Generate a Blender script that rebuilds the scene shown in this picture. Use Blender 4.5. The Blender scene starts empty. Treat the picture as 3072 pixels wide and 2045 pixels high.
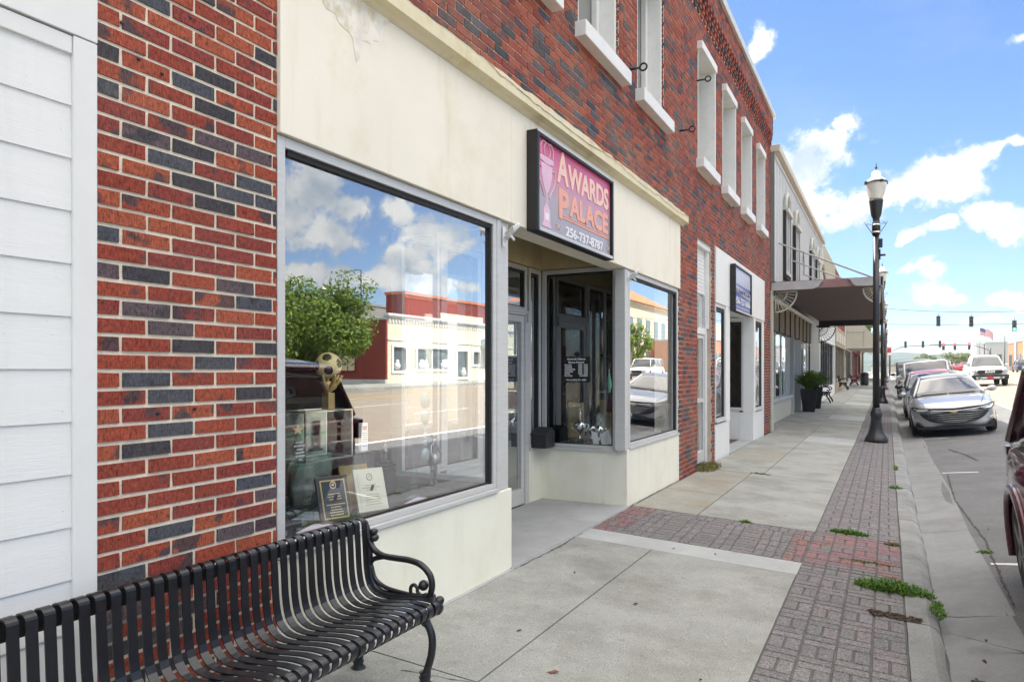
import bpy, bmesh, math, random
from mathutils import Vector, Matrix, Euler
random.seed(7)
S = bpy.context.scene
R = math.radians
# ------------------------------------------------------------------ camera
TH = math.atan(1126/2130.)
cam_d = bpy.data.cameras.new("camera"); cam = bpy.data.objects.new("camera", cam_d)
S.collection.objects.link(cam)
cam.location = (2.555, 0, 1.52); cam.rotation_euler = (R(90), 0, TH)
cam_d.sensor_width = 36; cam_d.lens = 2130/3072*36; cam_d.shift_y = (1110-1022.5)/3072
cam_d.clip_start = .05; cam_d.clip_end = 6000
S.camera = cam
# ------------------------------------------------------------------ light
S.view_settings.view_transform = 'Standard'; S.view_settings.look = 'None'
S.view_settings.gamma = 1; S.view_settings.exposure = 1.30; S.view_settings.use_curve_mapping = False
S.cycles.max_bounces = 10; S.cycles.transparent_max_bounces = 16; S.cycles.glossy_bounces = 5
S.cycles.caustics_reflective = False; S.cycles.caustics_refractive = False
S.cycles.use_denoising = True
SUN = Vector((-.57, .13, .80)).normalized()
sl = bpy.data.lights.new("sun", 'SUN'); sl.energy = 4.2; sl.angle = R(.5); sl.color = (1, .95, .86)
so = bpy.data.objects.new("sun", sl); S.collection.objects.link(so)
so.rotation_euler = SUN.to_track_quat('Z', 'Y').to_euler(); so.location = (-20, 0, 40)
W = bpy.data.worlds.new("World"); S.world = W; W.use_nodes = True
nt = W.node_tree; N = nt.nodes; Lk = nt.links
for n in list(N): N.remove(n)
out = N.new('ShaderNodeOutputWorld'); bg = N.new('ShaderNodeBackground'); bg.inputs[1].default_value = .15
Lk.new(bg.outputs[0], out.inputs[0])
sky = N.new('ShaderNodeTexSky'); sky.sky_type = 'NISHITA'; sky.sun_disc = False
sky.sun_elevation = math.asin(SUN.z); sky.sun_rotation = math.atan2(SUN.x, SUN.y)
sky.air_density = 1.0; sky.dust_density = .15; sky.ozone_density = 2.0
tc = N.new('ShaderNodeTexCoord')
ns = N.new('ShaderNodeTexNoise'); ns.inputs['Scale'].default_value = 9; ns.inputs['Detail'].default_value = 9; ns.inputs['Roughness'].default_value = .62
Lk.new(tc.outputs['Generated'], ns.inputs['Vector'])
def math_n(op, a, b=None, c=None, clamp=False):
    m = N.new('ShaderNodeMath'); m.operation = op; m.use_clamp = clamp
    for i, v in enumerate((a, b, c)):
        if v is None: continue
        if isinstance(v, (int, float)): m.inputs[i].default_value = v
        else: Lk.new(v, m.inputs[i])
    return m.outputs[0]
# clouds: (azimuth deg from +Y towards +X, elevation deg, half width deg, half height deg, tilt deg)
CLOUDS = [(-4.6,16.3,2.1,1.8,20),(-6.1,14.4,2.1,2.2,10),(-3.1,17.3,1.2,.9,0),(-4,12,1.7,.9,0),(-1.4,11.8,2.3,1.1,-10),(1.3,12.7,2.3,1.1,-18),(3.4,13.3,2.1,1.2,-22),(4.9,13.9,1.6,.7,-28),(6.6,14.5,1,.4,-20),(-8.9,23.2,.6,1.3,30),(6.4,10.1,1.2,.6,20),(7.6,9.1,.9,.7,0),(1.9,7.3,.9,.5,-30),(2.9,6.8,.8,.5,0),(2.4,5.3,1.2,.8,-5),(3.7,4.8,.9,.4,0),(7.7,21,.5,.3,0),(1.1,9.3,.8,.3,-25),(3.2,9.9,.5,.3,0),(5.4,3.2,2,.35,0),(6.6,4.6,.8,.5,0),(7.6,4,.7,.4,0),(7.7,14.8,.6,.3,0),
 (43.0,13.6,2.3,2.0,0),(45.5,11.5,2.0,1.4,0),(40.6,12.6,1.4,1.4,0),(36.9,12.4,1.6,1.4,0),(34.6,10.9,2.2,1.2,15),(32.6,9.6,1.7,.7,20),(42.6,10.6,3.6,1.5,0),(35.2,7.9,1.2,.7,0),(43,7.4,3.4,.9,0),(33.2,6.6,2,.5,0),(38.2,7.3,2.2,.7,0),(36.3,9.2,1.6,.8,0),
 (70,20,9,5,10),(95,32,12,6,0),(20,30,7,3,15),(130,22,14,6,0),(-60,40,12,5,0),(180,25,16,6,0),(-120,30,14,5,0)]
best = None
warp = N.new('ShaderNodeVectorMath'); warp.operation = 'MULTIPLY_ADD'
ns2 = N.new('ShaderNodeTexNoise'); ns2.inputs['Scale'].default_value = 22; ns2.inputs['Detail'].default_value = 5
Lk.new(tc.outputs['Generated'], ns2.inputs['Vector'])
Lk.new(ns2.outputs['Color'], warp.inputs[0]); warp.inputs[1].default_value = (.035, .035, .035)
sub = N.new('ShaderNodeVectorMath'); sub.operation = 'SUBTRACT'; Lk.new(tc.outputs['Generated'], sub.inputs[0]); sub.inputs[1].default_value = (.0175, .0175, .0175)
Lk.new(sub.outputs[0], warp.inputs[2])
for az, el, a, b, tilt in CLOUDS:
    az, el, tilt = R(az), R(el), R(tilt)
    c = Vector((math.sin(az)*math.cos(el), math.cos(az)*math.cos(el), math.sin(el)))
    u = Vector((math.cos(az), -math.sin(az), 0)); v = c.cross(u) * -1
    if v.z < 0: v = -v
    u2 = u*math.cos(tilt) - v*math.sin(tilt); v2 = u*math.sin(tilt) + v*math.cos(tilt)
    w2 = u2.cross(v2)
    m = Matrix((u2, v2, w2)).transposed()
    mp = N.new('ShaderNodeMapping'); mp.vector_type = 'TEXTURE'
    mp.inputs['Location'].default_value = c; mp.inputs['Rotation'].default_value = m.to_euler()
    mp.inputs['Scale'].default_value = (R(a)*1.5, R(b)*1.5, .5)
    Lk.new(warp.outputs[0], mp.inputs['Vector'])
    ln = N.new('ShaderNodeVectorMath'); ln.operation = 'LENGTH'; Lk.new(mp.outputs[0], ln.inputs[0])
    d = ln.outputs['Value']
    best = d if best is None else math_n('SMOOTH_MIN', best, d, .15)
inv = math_n('SUBTRACT', 1.0, best)
nf_ = N.new('ShaderNodeTexNoise'); nf_.inputs['Scale'].default_value = 48; nf_.inputs['Detail'].default_value = 6; nf_.inputs['Roughness'].default_value = .65; Lk.new(tc.outputs['Generated'], nf_.inputs['Vector'])
nz = math_n('ADD', math_n('MULTIPLY_ADD', ns.outputs['Fac'], 2.8, -1.4), math_n('MULTIPLY_ADD', nf_.outputs['Fac'], 1.6, -.8))
den = math_n('ADD', inv, nz)
mr = N.new('ShaderNodeMapRange'); mr.interpolation_type = 'SMOOTHSTEP'
mr.inputs['From Min'].default_value = -.05; mr.inputs['From Max'].default_value = .62
Lk.new(den, mr.inputs['Value'])
# thin high cloud everywhere, stronger low down
ns3 = N.new('ShaderNodeTexNoise'); ns3.inputs['Scale'].default_value = 3.2; ns3.inputs['Detail'].default_value = 7; ns3.inputs['Roughness'].default_value = .6
mp3 = N.new('ShaderNodeMapping'); mp3.inputs['Scale'].default_value = (1, 1, 3); Lk.new(tc.outputs['Generated'], mp3.inputs[0]); Lk.new(mp3.outputs[0], ns3.inputs['Vector'])
thin = N.new('ShaderNodeMapRange'); thin.inputs['From Min'].default_value = .5; thin.inputs['From Max'].default_value = .85; thin.inputs['To Max'].default_value = .35
Lk.new(ns3.outputs['Fac'], thin.inputs['Value'])
cov = math_n('MAXIMUM', mr.outputs[0], thin.outputs[0], clamp=True)
sepx = N.new('ShaderNodeSeparateXYZ'); Lk.new(tc.outputs['Generated'], sepx.inputs[0])
gain = N.new('ShaderNodeMix'); gain.data_type = 'RGBA'; gain.blend_type = 'MULTIPLY'; gain.inputs[0].default_value = 1
Lk.new(sky.outputs[0], gain.inputs[6]); gain.inputs[7].default_value = (.43, .50, .62, 1)
ccol = N.new('ShaderNodeMix'); ccol.data_type = 'RGBA'
ccol.inputs[6].default_value = (2.0, 2.35, 2.75, 1); ccol.inputs[7].default_value = (3.9, 3.95, 3.9, 1)
shd = N.new('ShaderNodeTexNoise'); shd.inputs['Scale'].default_value = 16; shd.inputs['Detail'].default_value = 5; Lk.new(tc.outputs['Generated'], shd.inputs['Vector'])
sh2 = N.new('ShaderNodeMapRange'); sh2.inputs['From Min'].default_value = .36; sh2.inputs['From Max'].default_value = .58; Lk.new(shd.outputs['Fac'], sh2.inputs['Value'])
Lk.new(math_n('MULTIPLY', mr.outputs[0], sh2.outputs[0], clamp=True), ccol.inputs[0])
mixc = N.new('ShaderNodeMix'); mixc.data_type = 'RGBA'
Lk.new(cov, mixc.inputs[0]); Lk.new(gain.outputs[2], mixc.inputs[6]); Lk.new(ccol.outputs[2], mixc.inputs[7])
hi = N.new('ShaderNodeMapRange'); hi.interpolation_type = 'SMOOTHSTEP'; hi.inputs['From Min'].default_value = .46; hi.inputs['From Max'].default_value = .62  # brighter cloud zone overhead, out of view, added to fill the shaded facade
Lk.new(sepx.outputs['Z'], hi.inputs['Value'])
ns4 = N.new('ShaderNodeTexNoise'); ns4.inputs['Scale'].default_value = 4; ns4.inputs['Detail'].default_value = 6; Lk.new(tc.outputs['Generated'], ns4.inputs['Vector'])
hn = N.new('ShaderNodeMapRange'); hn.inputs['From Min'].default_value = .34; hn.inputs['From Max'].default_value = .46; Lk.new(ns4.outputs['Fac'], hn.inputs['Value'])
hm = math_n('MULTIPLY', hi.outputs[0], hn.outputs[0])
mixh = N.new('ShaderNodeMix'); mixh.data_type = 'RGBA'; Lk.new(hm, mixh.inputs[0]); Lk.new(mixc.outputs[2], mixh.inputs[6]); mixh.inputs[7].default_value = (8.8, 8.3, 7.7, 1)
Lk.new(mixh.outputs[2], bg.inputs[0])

# ------------------------------------------------------------------ materials
MATS = {}
def newmat(name):
    m = bpy.data.materials.new(name); m.use_nodes = True; MATS[name] = m
    return m, m.node_tree, m.node_tree.nodes.get('Principled BSDF')
def nd(t, typ, **kw):
    n = t.nodes.new(typ)
    for k, v in kw.items():
        if hasattr(n, k): setattr(n, k, v)
        else: n.inputs[k.replace('_', ' ')].default_value = v
    return n
def ramp(t, fac, stops, interp='LINEAR'):
    r = t.nodes.new('ShaderNodeValToRGB'); r.color_ramp.interpolation = interp
    e = r.color_ramp.elements
    while len(e) < len(stops): e.new(.5)
    for i, (p, c) in enumerate(stops):
        e[i].position = p; e[i].color = (*c, 1) if len(c) == 3 else c
    t.links.new(fac, r.inputs[0]); return r.outputs[0]
def mixc_(t, fac, a, b, blend='MIX'):
    m = t.nodes.new('ShaderNodeMix'); m.data_type = 'RGBA'; m.blend_type = blend
    for s, v in ((0, fac), (6, a), (7, b)):
        if isinstance(v, (int, float)): m.inputs[s].default_value = v
        elif isinstance(v, tuple): m.inputs[s].default_value = (*v[:3], 1)
        else: t.links.new(v, m.inputs[s])
    return m.outputs[2]
def noise(t, scale, detail=4, rough=.55, stretch=None, obj=True):
    tcn = t.nodes.new('ShaderNodeTexCoord'); src = tcn.outputs['Object']
    if stretch:
        mp = t.nodes.new('ShaderNodeMapping'); mp.inputs['Scale'].default_value = stretch
        t.links.new(src, mp.inputs[0]); src = mp.outputs[0]
    n = nd(t, 'ShaderNodeTexNoise', Scale=scale, Detail=detail, Roughness=rough)
    t.links.new(src, n.inputs['Vector']); return n.outputs['Fac']
def bump(t, p, h, strength=.3, dist=.01):
    b = t.nodes.new('ShaderNodeBump'); b.inputs['Strength'].default_value = strength; b.inputs['Distance'].default_value = dist
    t.links.new(h, b.inputs['Height']); t.links.new(b.outputs[0], p.inputs['Normal']); return b
def simple(name, col, rough=.6, metal=0, var=.1, scale=4, bs=0, bscale=60, coat=0, stretch=None, dirt=None, spec=.5):
    if name in MATS: return MATS[name]
    m, t, p = newmat(name)
    f = noise(t, scale, 6, .6, stretch)
    f = ramp(t, f, [(.3, (0, 0, 0)), (.7, (1, 1, 1))])
    c = mixc_(t, f, tuple(x*(1-var) for x in col), tuple(min(1, x*(1+var)) for x in col))
    if dirt:
        dcol, amt, dsc = dirt
        g = ramp(t, noise(t, dsc, 8, .7), [(.5, (0, 0, 0)), (.72, (amt, amt, amt))])
        c = mixc_(t, g, c, dcol)
    t.links.new(c, p.inputs['Base Color'])
    p.inputs['Roughness'].default_value = rough; p.inputs['Metallic'].default_value = metal
    p.inputs['Specular IOR Level'].default_value = spec
    if coat: p.inputs['Coat Weight'].default_value = coat; p.inputs['Coat Roughness'].default_value = .03
    if bs: bump(t, p, noise(t, bscale, 5, .6, stretch), bs, .01)
    return m
# brick: one colour per brick (each brick is an island), wire-cut streaks, burnt patches
def brickmat(name, reds, dark, frac, seed=0, streak=True, grime=.0):
    m, t, p = newmat(name)
    g = t.nodes.new('ShaderNodeNewGeometry'); ri = g.outputs['Random Per Island']
    st = [(0, reds[0]), ((1-frac)*.25, reds[1]), ((1-frac)*.5, reds[2]), ((1-frac)*.75, reds[3]), (1-frac, dark[0]), (1-frac*.66, dark[1]), (1-frac*.33, dark[2])]
    c = ramp(t, ri, st, 'CONSTANT')
    # burnt patches that differ per brick
    w = t.nodes.new('ShaderNodeTexNoise'); w.noise_dimensions = '4D'; w.inputs['Scale'].default_value = 7; w.inputs['Detail'].default_value = 2
    tcn = t.nodes.new('ShaderNodeTexCoord'); t.links.new(tcn.outputs['Object'], w.inputs['Vector'])
    mm = t.nodes.new('ShaderNodeMath'); mm.operation = 'MULTIPLY'; mm.inputs[1].default_value = 60; t.links.new(ri, mm.inputs[0]); t.links.new(mm.outputs[0], w.inputs['W'])
    bf = ramp(t, w.outputs['Fac'], [(.585, (0, 0, 0)), (.64, (.85, .85, .85))])
    c = mixc_(t, bf, c, dark[1])
    s = noise(t, 1, 5, .7, (230, 230, 45) if streak else (60, 60, 60))
    sc = ramp(t, s, [(.34, (.32, .3, .3)), (.46, (.86, .86, .86)), (.66, (1.3, 1.27, 1.25))])
    c = mixc_(t, 1.0, c, sc, 'MULTIPLY')
    pt = ramp(t, noise(t, 55, 6, .75), [(.32, (.30, .28, .30)), (.45, (.86, .86, .86)), (.56, (1.04, 1.04, 1.04)), (.70, (1.45, 1.34, 1.25))]); c = mixc_(t, 1.0, c, pt, 'MULTIPLY')
    if grime:
        gf = ramp(t, noise(t, 1.1, 8, .7), [(.45, (0, 0, 0)), (.75, (grime, grime, grime))])
        c = mixc_(t, gf, c, (.34, .27, .2))
    t.links.new(c, p.inputs['Base Color']); p.inputs['Roughness'].default_value = .8; p.inputs['Specular IOR Level'].default_value = .25
    bump(t, p, s, .5, .004)
    return m
RED = [(.36, .076, .042), (.30, .06, .038), (.40, .10, .052), (.27, .055, .044)]
DRK = [(.085, .09, .108), (.06, .058, .068), (.12, .09, .10)]
brickmat('brick', RED, DRK, .21, grime=.10)
brickmat('brick_up', [(.35, .078, .046), (.29, .064, .042), (.38, .10, .058), (.26, .06, .048)], [(.10, .10, .125), (.06, .06, .08), (.12, .07, .08)], .22, grime=.35)
brickmat('paver', [(.19, .183, .187), (.215, .207, .21), (.2, .19, .194), (.172, .168, .173)], [(.21, .192, .198), (.2, .185, .19), (.215, .19, .196)], .3, streak=False)
brickmat('paver_pink', [(.24, .135, .15), (.19, .18, .18), (.26, .14, .14), (.22, .14, .155)], [(.18, .18, .175), (.26, .13, .11), (.20, .18, .18)], .3, streak=False)
brickmat('far_brick', [(.30, .07, .04), (.27, .06, .04), (.33, .085, .05), (.24, .05, .04)], [(.2, .05, .04), (.26, .06, .04), (.29, .07, .04)], .3)
for nm in ('paver', 'paver_pink'):
    t = MATS[nm].node_tree; p = t.nodes.get('Principled BSDF')
    src = p.inputs['Base Color'].links[0].from_socket
    sp = ramp(t, noise(t, 260, 2, .5), [(.56, (0, 0, 0)), (.66, (.5, .5, .5))])
    t.links.new(mixc_(t, sp, src, (.62, .6, .6)), p.inputs['Base Color'])
simple('mortar', (.82, .73, .58), .9, var=.12, scale=20, bs=.6, bscale=120)
simple('mortar_up', (.52, .43, .34), .9, var=.2, scale=6, bs=.6, bscale=120)
simple('joint', (.075, .07, .06), .95, var=.4, scale=8)
def streaks(name, col, amt):
    t = MATS[name].node_tree; p = t.nodes.get('Principled BSDF'); src = p.inputs['Base Color'].links[0].from_socket
    g = ramp(t, noise(t, 1, 6, .65, (5, 5, .45)), [(.54, (0, 0, 0)), (.74, (amt, amt, amt))]); c = mixc_(t, g, src, col)
    g2 = ramp(t, noise(t, 60, 3, .6), [(.70, (0, 0, 0)), (.74, (.4, .4, .4))]); c = mixc_(t, g2, c, (.35, .3, .22)); t.links.new(c, p.inputs['Base Color'])
def concrete(name, col, stain, samt, sscale=.9, speck=.25, bs=.25):
    m, t, p = newmat(name)
    f = ramp(t, noise(t, 2.3, 10, .7), [(.3, (0, 0, 0)), (.7, (1, 1, 1))])
    c = mixc_(t, f, tuple(x*.84 for x in col), tuple(x*1.1 for x in col))
    g = ramp(t, noise(t, sscale, 9, .72), [(.46, (0, 0, 0)), (.7, (samt, samt, samt))])
    c = mixc_(t, g, c, stain)
    fine = noise(t, 170, 3, .6)
    sp = ramp(t, fine, [(.28, (1-speck*1.6,)*3), (.5, (1, 1, 1)), (.75, (1+speck,)*3)])
    c = mixc_(t, 1.0, c, sp, 'MULTIPLY')
    pt = ramp(t, noise(t, 38, 3, .5), [(.23, (.25, .25, .25)), (.27, (0, 0, 0))])
    c = mixc_(t, pt, c, (.04, .04, .035))
    sp2 = ramp(t, noise(t, 7.5, 3, .55), [(.27, (.4, .4, .4)), (.31, (0, 0, 0))]); c = mixc_(t, sp2, c, tuple(x*.45 for x in col))
    t.links.new(c, p.inputs['Base Color']); p.inputs['Roughness'].default_value = .85; p.inputs['Specular IOR Level'].default_value = .3
    bump(t, p, fine, bs, .006)
    return m
concrete('slab', (.355, .363, .342), (.215, .217, .19), 1.0, 1.1, .35)
concrete('slab_tan', (.34, .335, .30), (.28, .235, .165), .8, 1.4, .3)
concrete('slab_new', (.43, .45, .45), (.36, .37, .37), .5, 2, .12, .1)
concrete('entry_floor', (.40, .41, .42), (.32, .33, .33), .6, 1.2, .12, .1)
concrete('kerb', (.29, .295, .29), (.14, .14, .135), .9, 2.2, .35, .5)
concrete('gutter', (.275, .28, .28), (.18, .18, .18), .8, 1.3, .2, .3)
concrete('asphalt', (.185, .185, .187), (.12, .12, .122), .8, .8, .5, .9)
concrete('lane', (.275, .24, .195), (.22, .195, .16), .6, .35, .15, .3)
simple('paint_white', (.75, .75, .73), .7, var=.1, scale=8, dirt=((.35, .34, .32), .8, 5))
simple('paint_yellow', (.62, .40, .10), .7, var=.1, scale=8)
# painted stucco with stains (streaks added after)
simple('stucco_cream', (.88, .83, .70), .75, var=.035, scale=1.2, bs=.1, bscale=14, dirt=((.66, .54, .30), .4, 1.1))
simple('stucco_riser', (.88, .87, .74), .7, var=.03, scale=1.5, bs=.1, bscale=14, dirt=((.66, .60, .40), .35, 1.8))
simple('stucco_peel', (.84, .80, .70), .9, var=.18, scale=9, bs=.5, bscale=25, dirt=((.55, .42, .2), .8, 7))
simple('moulding', (.74, .67, .47), .8, var=.06, scale=3, bs=.1, bscale=30, dirt=((.52, .42, .2), .6, 3))
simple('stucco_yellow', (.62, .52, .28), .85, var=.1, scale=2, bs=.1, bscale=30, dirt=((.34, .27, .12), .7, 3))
simple('white_paint', (.77, .77, .745), .55, var=.03, scale=3)
simple('white_siding', (.79, .795, .775), .6, var=.02, scale=2, bs=.12, bscale=12, stretch=(1, 1, 14))
simple('white_trim', (.76, .76, .735), .5, var=.03, scale=3, dirt=((.5, .5, .48), .3, 8))
simple('aluminium', (.62, .62, .605), .42, metal=.15, var=.06, scale=4, stretch=(1, 1, 12))
simple('gasket', (.012, .012, .012), .6)
simple('infill', (.22, .225, .21), .6, var=.06, scale=3)
simple('black_metal', (.011, .0115, .0145), .36, metal=0, var=.3, scale=6, coat=.2, bs=.05, bscale=90)
simple('dark_metal', (.02, .02, .024), .45, var=.2, scale=6)
simple('black_paint', (.01, .01, .011), .4)
simple('roof_tar', (.08, .08, .08), .9)
simple('coping', (.62, .63, .6), .5, metal=.3)
simple('carpet', (.035, .038, .05), .95, var=.5, scale=70)
simple('room_wall', (.16, .17, .18), .9)
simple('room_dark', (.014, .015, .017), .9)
simple('wood_tan', (.50, .33, .12), .5, var=.15, scale=3, stretch=(9, 9, 1))
simple('paper', (.66, .60, .72), .9, var=.05, scale=20)
simple('chrome', (.8, .8, .8), .12, metal=1)
simple('gold', (.62, .44, .16), .3, metal=.8)
simple('gold_matt', (.82, .64, .33), .45)
simple('soil', (.04, .03, .02), .95)
streaks('stucco_cream', (.62, .52, .33), .35); streaks('stucco_riser', (.60, .55, .40), .3); streaks('moulding', (.45, .36, .2), .5); streaks('white_siding', (.58, .58, .54), .25)
def glassm(name, tint=(.8, .84, .84), lo=.22, hi=1.0, rough=0):
    m = bpy.data.materials.new(name); m.use_nodes = True; MATS[name] = m
    t = m.node_tree; t.nodes.clear()
    o_ = t.nodes.new('ShaderNodeOutputMaterial'); mx = t.nodes.new('ShaderNodeAddShader')
    tr = t.nodes.new('ShaderNodeBsdfTransparent'); tr.inputs[0].default_value = (*tint, 1)
    gl = t.nodes.new('ShaderNodeBsdfGlossy'); gl.inputs['Roughness'].default_value = rough
    lw = t.nodes.new('ShaderNodeLayerWeight'); lw.inputs[0].default_value = .5
    mr_ = t.nodes.new('ShaderNodeMapRange'); mr_.inputs['To Min'].default_value = lo; mr_.inputs['To Max'].default_value = hi
    t.links.new(lw.outputs['Facing'], mr_.inputs['Value']); t.links.new(mr_.outputs[0], gl.inputs[0])
    t.links.new(tr.outputs[0], mx.inputs[0]); t.links.new(gl.outputs[0], mx.inputs[1]); t.links.new(mx.outputs[0], o_.inputs[0])
    return m
glassm("shop_glass", (.84, .86, .86), .24, .9)
glassm('clear_glass', (.80, .88, .86), .02, .3)
glassm('side_glass', (.78, .81, .82), .10, .8)
m, t, p = newmat('car_glass'); p.inputs['Base Color'].default_value = (.03, .035, .04, 1); p.inputs['Roughness'].default_value = .03; p.inputs['Specular IOR Level'].default_value = .9; p.inputs['Coat Weight'].default_value = 1
def emis(name, col, s):
    m, t, p = newmat(name); p.inputs['Base Color'].default_value = (*col, 1)
    p.inputs['Emission Color'].default_value = (*col, 1); p.inputs['Emission Strength'].default_value = s; return m
def paint(name, col, metal=.5, rough=.3):
    return simple(name, col, rough, metal=metal, var=.02, scale=2, coat=.9)

# ------------------------------------------------------------------ mesh helpers
class MB:
    def __init__(s): s.v = []; s.f = []; s.m = []; s.sm = []; s.k = 0; s.smooth = False
    def add(s, vs, fs):
        o = len(s.v); s.v += [tuple(q) for q in vs]
        for f in fs: s.f.append([o+i for i in f]); s.m.append(s.k); s.sm.append(s.smooth)
        return s
    def box(s, x0, x1, y0, y1, z0, z1, skip=''):
        v = [(x, y, z) for x in (x0, x1) for y in (y0, y1) for z in (z0, z1)]
        F = {'x': (0, 1, 3, 2), 'X': (4, 6, 7, 5), 'y': (0, 4, 5, 1), 'Y': (2, 3, 7, 6), 'z': (0, 2, 6, 4), 'Z': (1, 5, 7, 3)}
        return s.add(v, [F[k] for k in F if k not in skip])
    def obox(s, c, sx, sy, sz, m=None):
        v = [Vector((a*sx/2, b*sy/2, d*sz/2)) for a in (-1, 1) for b in (-1, 1) for d in (-1, 1)]
        v = [(m @ q if m else q) + Vector(c) for q in v]
        return s.add(v, [(0, 1, 3, 2), (4, 6, 7, 5), (0, 4, 5, 1), (2, 3, 7, 6), (0, 2, 6, 4), (1, 5, 7, 3)])
    def quad(s, *p): return s.add(p, [tuple(range(len(p)))])
    def prism(s, pts, d):      # pts: 3D polygon, d: extrusion vector
        n = len(pts); d = Vector(d); a = [Vector(p) for p in pts]
        return s.add(a + [p+d for p in a], [tuple(range(n))[::-1], tuple(range(n, 2*n))] + [(i, (i+1) % n, n+(i+1) % n, n+i) for i in range(n)])
    def tube(s, pts, r, n=8, cap=True, closed=False):
        pts = [Vector(p) for p in pts]; N_ = len(pts); rs = r if isinstance(r, (list, tuple)) else [r]*N_
        vs = []; up = None
        for i, p in enumerate(pts):
            a = pts[(i-1) % N_] if (i or closed) else p; b = pts[(i+1) % N_] if (i < N_-1 or closed) else p
            d = (b-a).normalized()
            if up is None: up = d.orthogonal().normalized()
            up = (up - d*up.dot(d)); up = up.normalized() if up.length > 1e-5 else d.orthogonal().normalized()
            w = d.cross(up)
            for k in range(n):
                t_ = 2*math.pi*k/n; vs.append(p + (up*math.cos(t_) + w*math.sin(t_))*rs[i])
        fs = []
        for i in range(N_ if closed else N_-1):
            j = (i+1) % N_
            for k in range(n): fs.append((i*n+k, i*n+(k+1) % n, j*n+(k+1) % n, j*n+k))
        if cap and not closed: fs += [tuple(range(n))[::-1], tuple(range((N_-1)*n, N_*n))]
        q = s.smooth; s.smooth = True; s.add(vs, fs); s.smooth = q; return s
    def lathe(s, prof, c=(0, 0, 0), n=20, axis='z', flute=0, nf=12):
        vs = []; c = Vector(c)
        for r, z in prof:
            for k in range(n):
                t_ = 2*math.pi*k/n; rr = r*(1 - flute*(.5+.5*math.cos(nf*t_)))
                q = (rr*math.cos(t_), rr*math.sin(t_), z)
                if axis == 'y': q = (q[0], q[2], q[1])
                if axis == 'x': q = (q[2], q[0], q[1])
                vs.append(c + Vector(q))
        fs = [(i*n+k, i*n+(k+1) % n, (i+1)*n+(k+1) % n, (i+1)*n+k) for i in range(len(prof)-1) for k in range(n)]
        fs += [tuple(range(n))[::-1], tuple(range((len(prof)-1)*n, len(prof)*n))]
        q = s.smooth; s.smooth = True; s.add(vs, fs); s.smooth = q; return s
    def ball(s, c, r, n=12, sc=(1, 1, 1)):
        prof = [(r*math.sin(math.pi*i/n), -r*math.cos(math.pi*i/n)) for i in range(n+1)]
        b = len(s.v); s.lathe([(max(a, 1e-4), z) for a, z in prof], (0, 0, 0), n*2)
        for i in range(b, len(s.v)): v = s.v[i]; s.v[i] = (v[0]*sc[0]+c[0], v[1]*sc[1]+c[1], v[2]*sc[2]+c[2])
        return s
    def loft(s, rings, cap=True):
        n = len(rings[0]); vs = [p for r_ in rings for p in r_]
        fs = [(i*n+k, i*n+(k+1) % n, (i+1)*n+(k+1) % n, (i+1)*n+k) for i in range(len(rings)-1) for k in range(n)]
        if cap: fs += [tuple(range(n))[::-1], tuple(range((len(rings)-1)*n, len(rings)*n))]
        return s.add(vs, fs)
    def xf(s, m, start=0):
        for i in range(start, len(s.v)): s.v[i] = tuple(m @ Vector(s.v[i]))
        return s
    def build(s, name, mats, parent=None, bevel=0, subd=0, fix=True, seg=2):
        me = bpy.data.meshes.new(name); me.from_pydata(s.v, [], s.f)
        if not isinstance(mats, (list, tuple)): mats = [mats]
        for m in mats: me.materials.append(MATS[m] if isinstance(m, str) else m)
        me.polygons.foreach_set('material_index', s.m); me.polygons.foreach_set('use_smooth', s.sm)
        if fix:
            bm = bmesh.new(); bm.from_mesh(me); bmesh.ops.recalc_face_normals(bm, faces=bm.faces); bm.to_mesh(me); bm.free()
        me.update()
        o = bpy.data.objects.new(name, me); S.collection.objects.link(o)
        if parent: o.parent = parent
        if bevel:
            b = o.modifiers.new('b', 'BEVEL'); b.width = bevel; b.segments = seg; b.limit_method = 'ANGLE'; b.angle_limit = R(40)
        if subd:
            b = o.modifiers.new('s', 'SUBSURF'); b.levels = subd; b.render_levels = subd
        return o
def tag(o, label, cat, group=None, kind=None):
    if label: o['label'] = label
    if cat: o['category'] = cat
    if group: o['group'] = group
    if kind: o['kind'] = kind
    return o
def pieces(name, mats, parent, boxes, **kw):
    for b_ in boxes: q = MB(); q.box(*b_); q.build(name, mats, parent, **kw)
def thing(name, label, cat, loc=(0, 0, 0), rz=0, group=None):
    o = bpy.data.objects.new(name, None); S.collection.objects.link(o)
    o.location = loc; o.rotation_euler = (0, 0, rz); o.empty_display_size = .1
    return tag(o, label, cat, group)
def struct(o): o['kind'] = 'structure'; return o
def copy_tree(o, parent=None):
    c = o.copy(); S.collection.objects.link(c)
    if parent: c.parent = parent
    for ch in list(o.children): copy_tree(ch, c)
    return c
def clone(o, loc, rz=0, label=None, group=None):
    c = copy_tree(o); c.location = loc; c.rotation_euler = (0, 0, rz)
    if label: c['label'] = label
    if group: c['group'] = group
    return c
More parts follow.
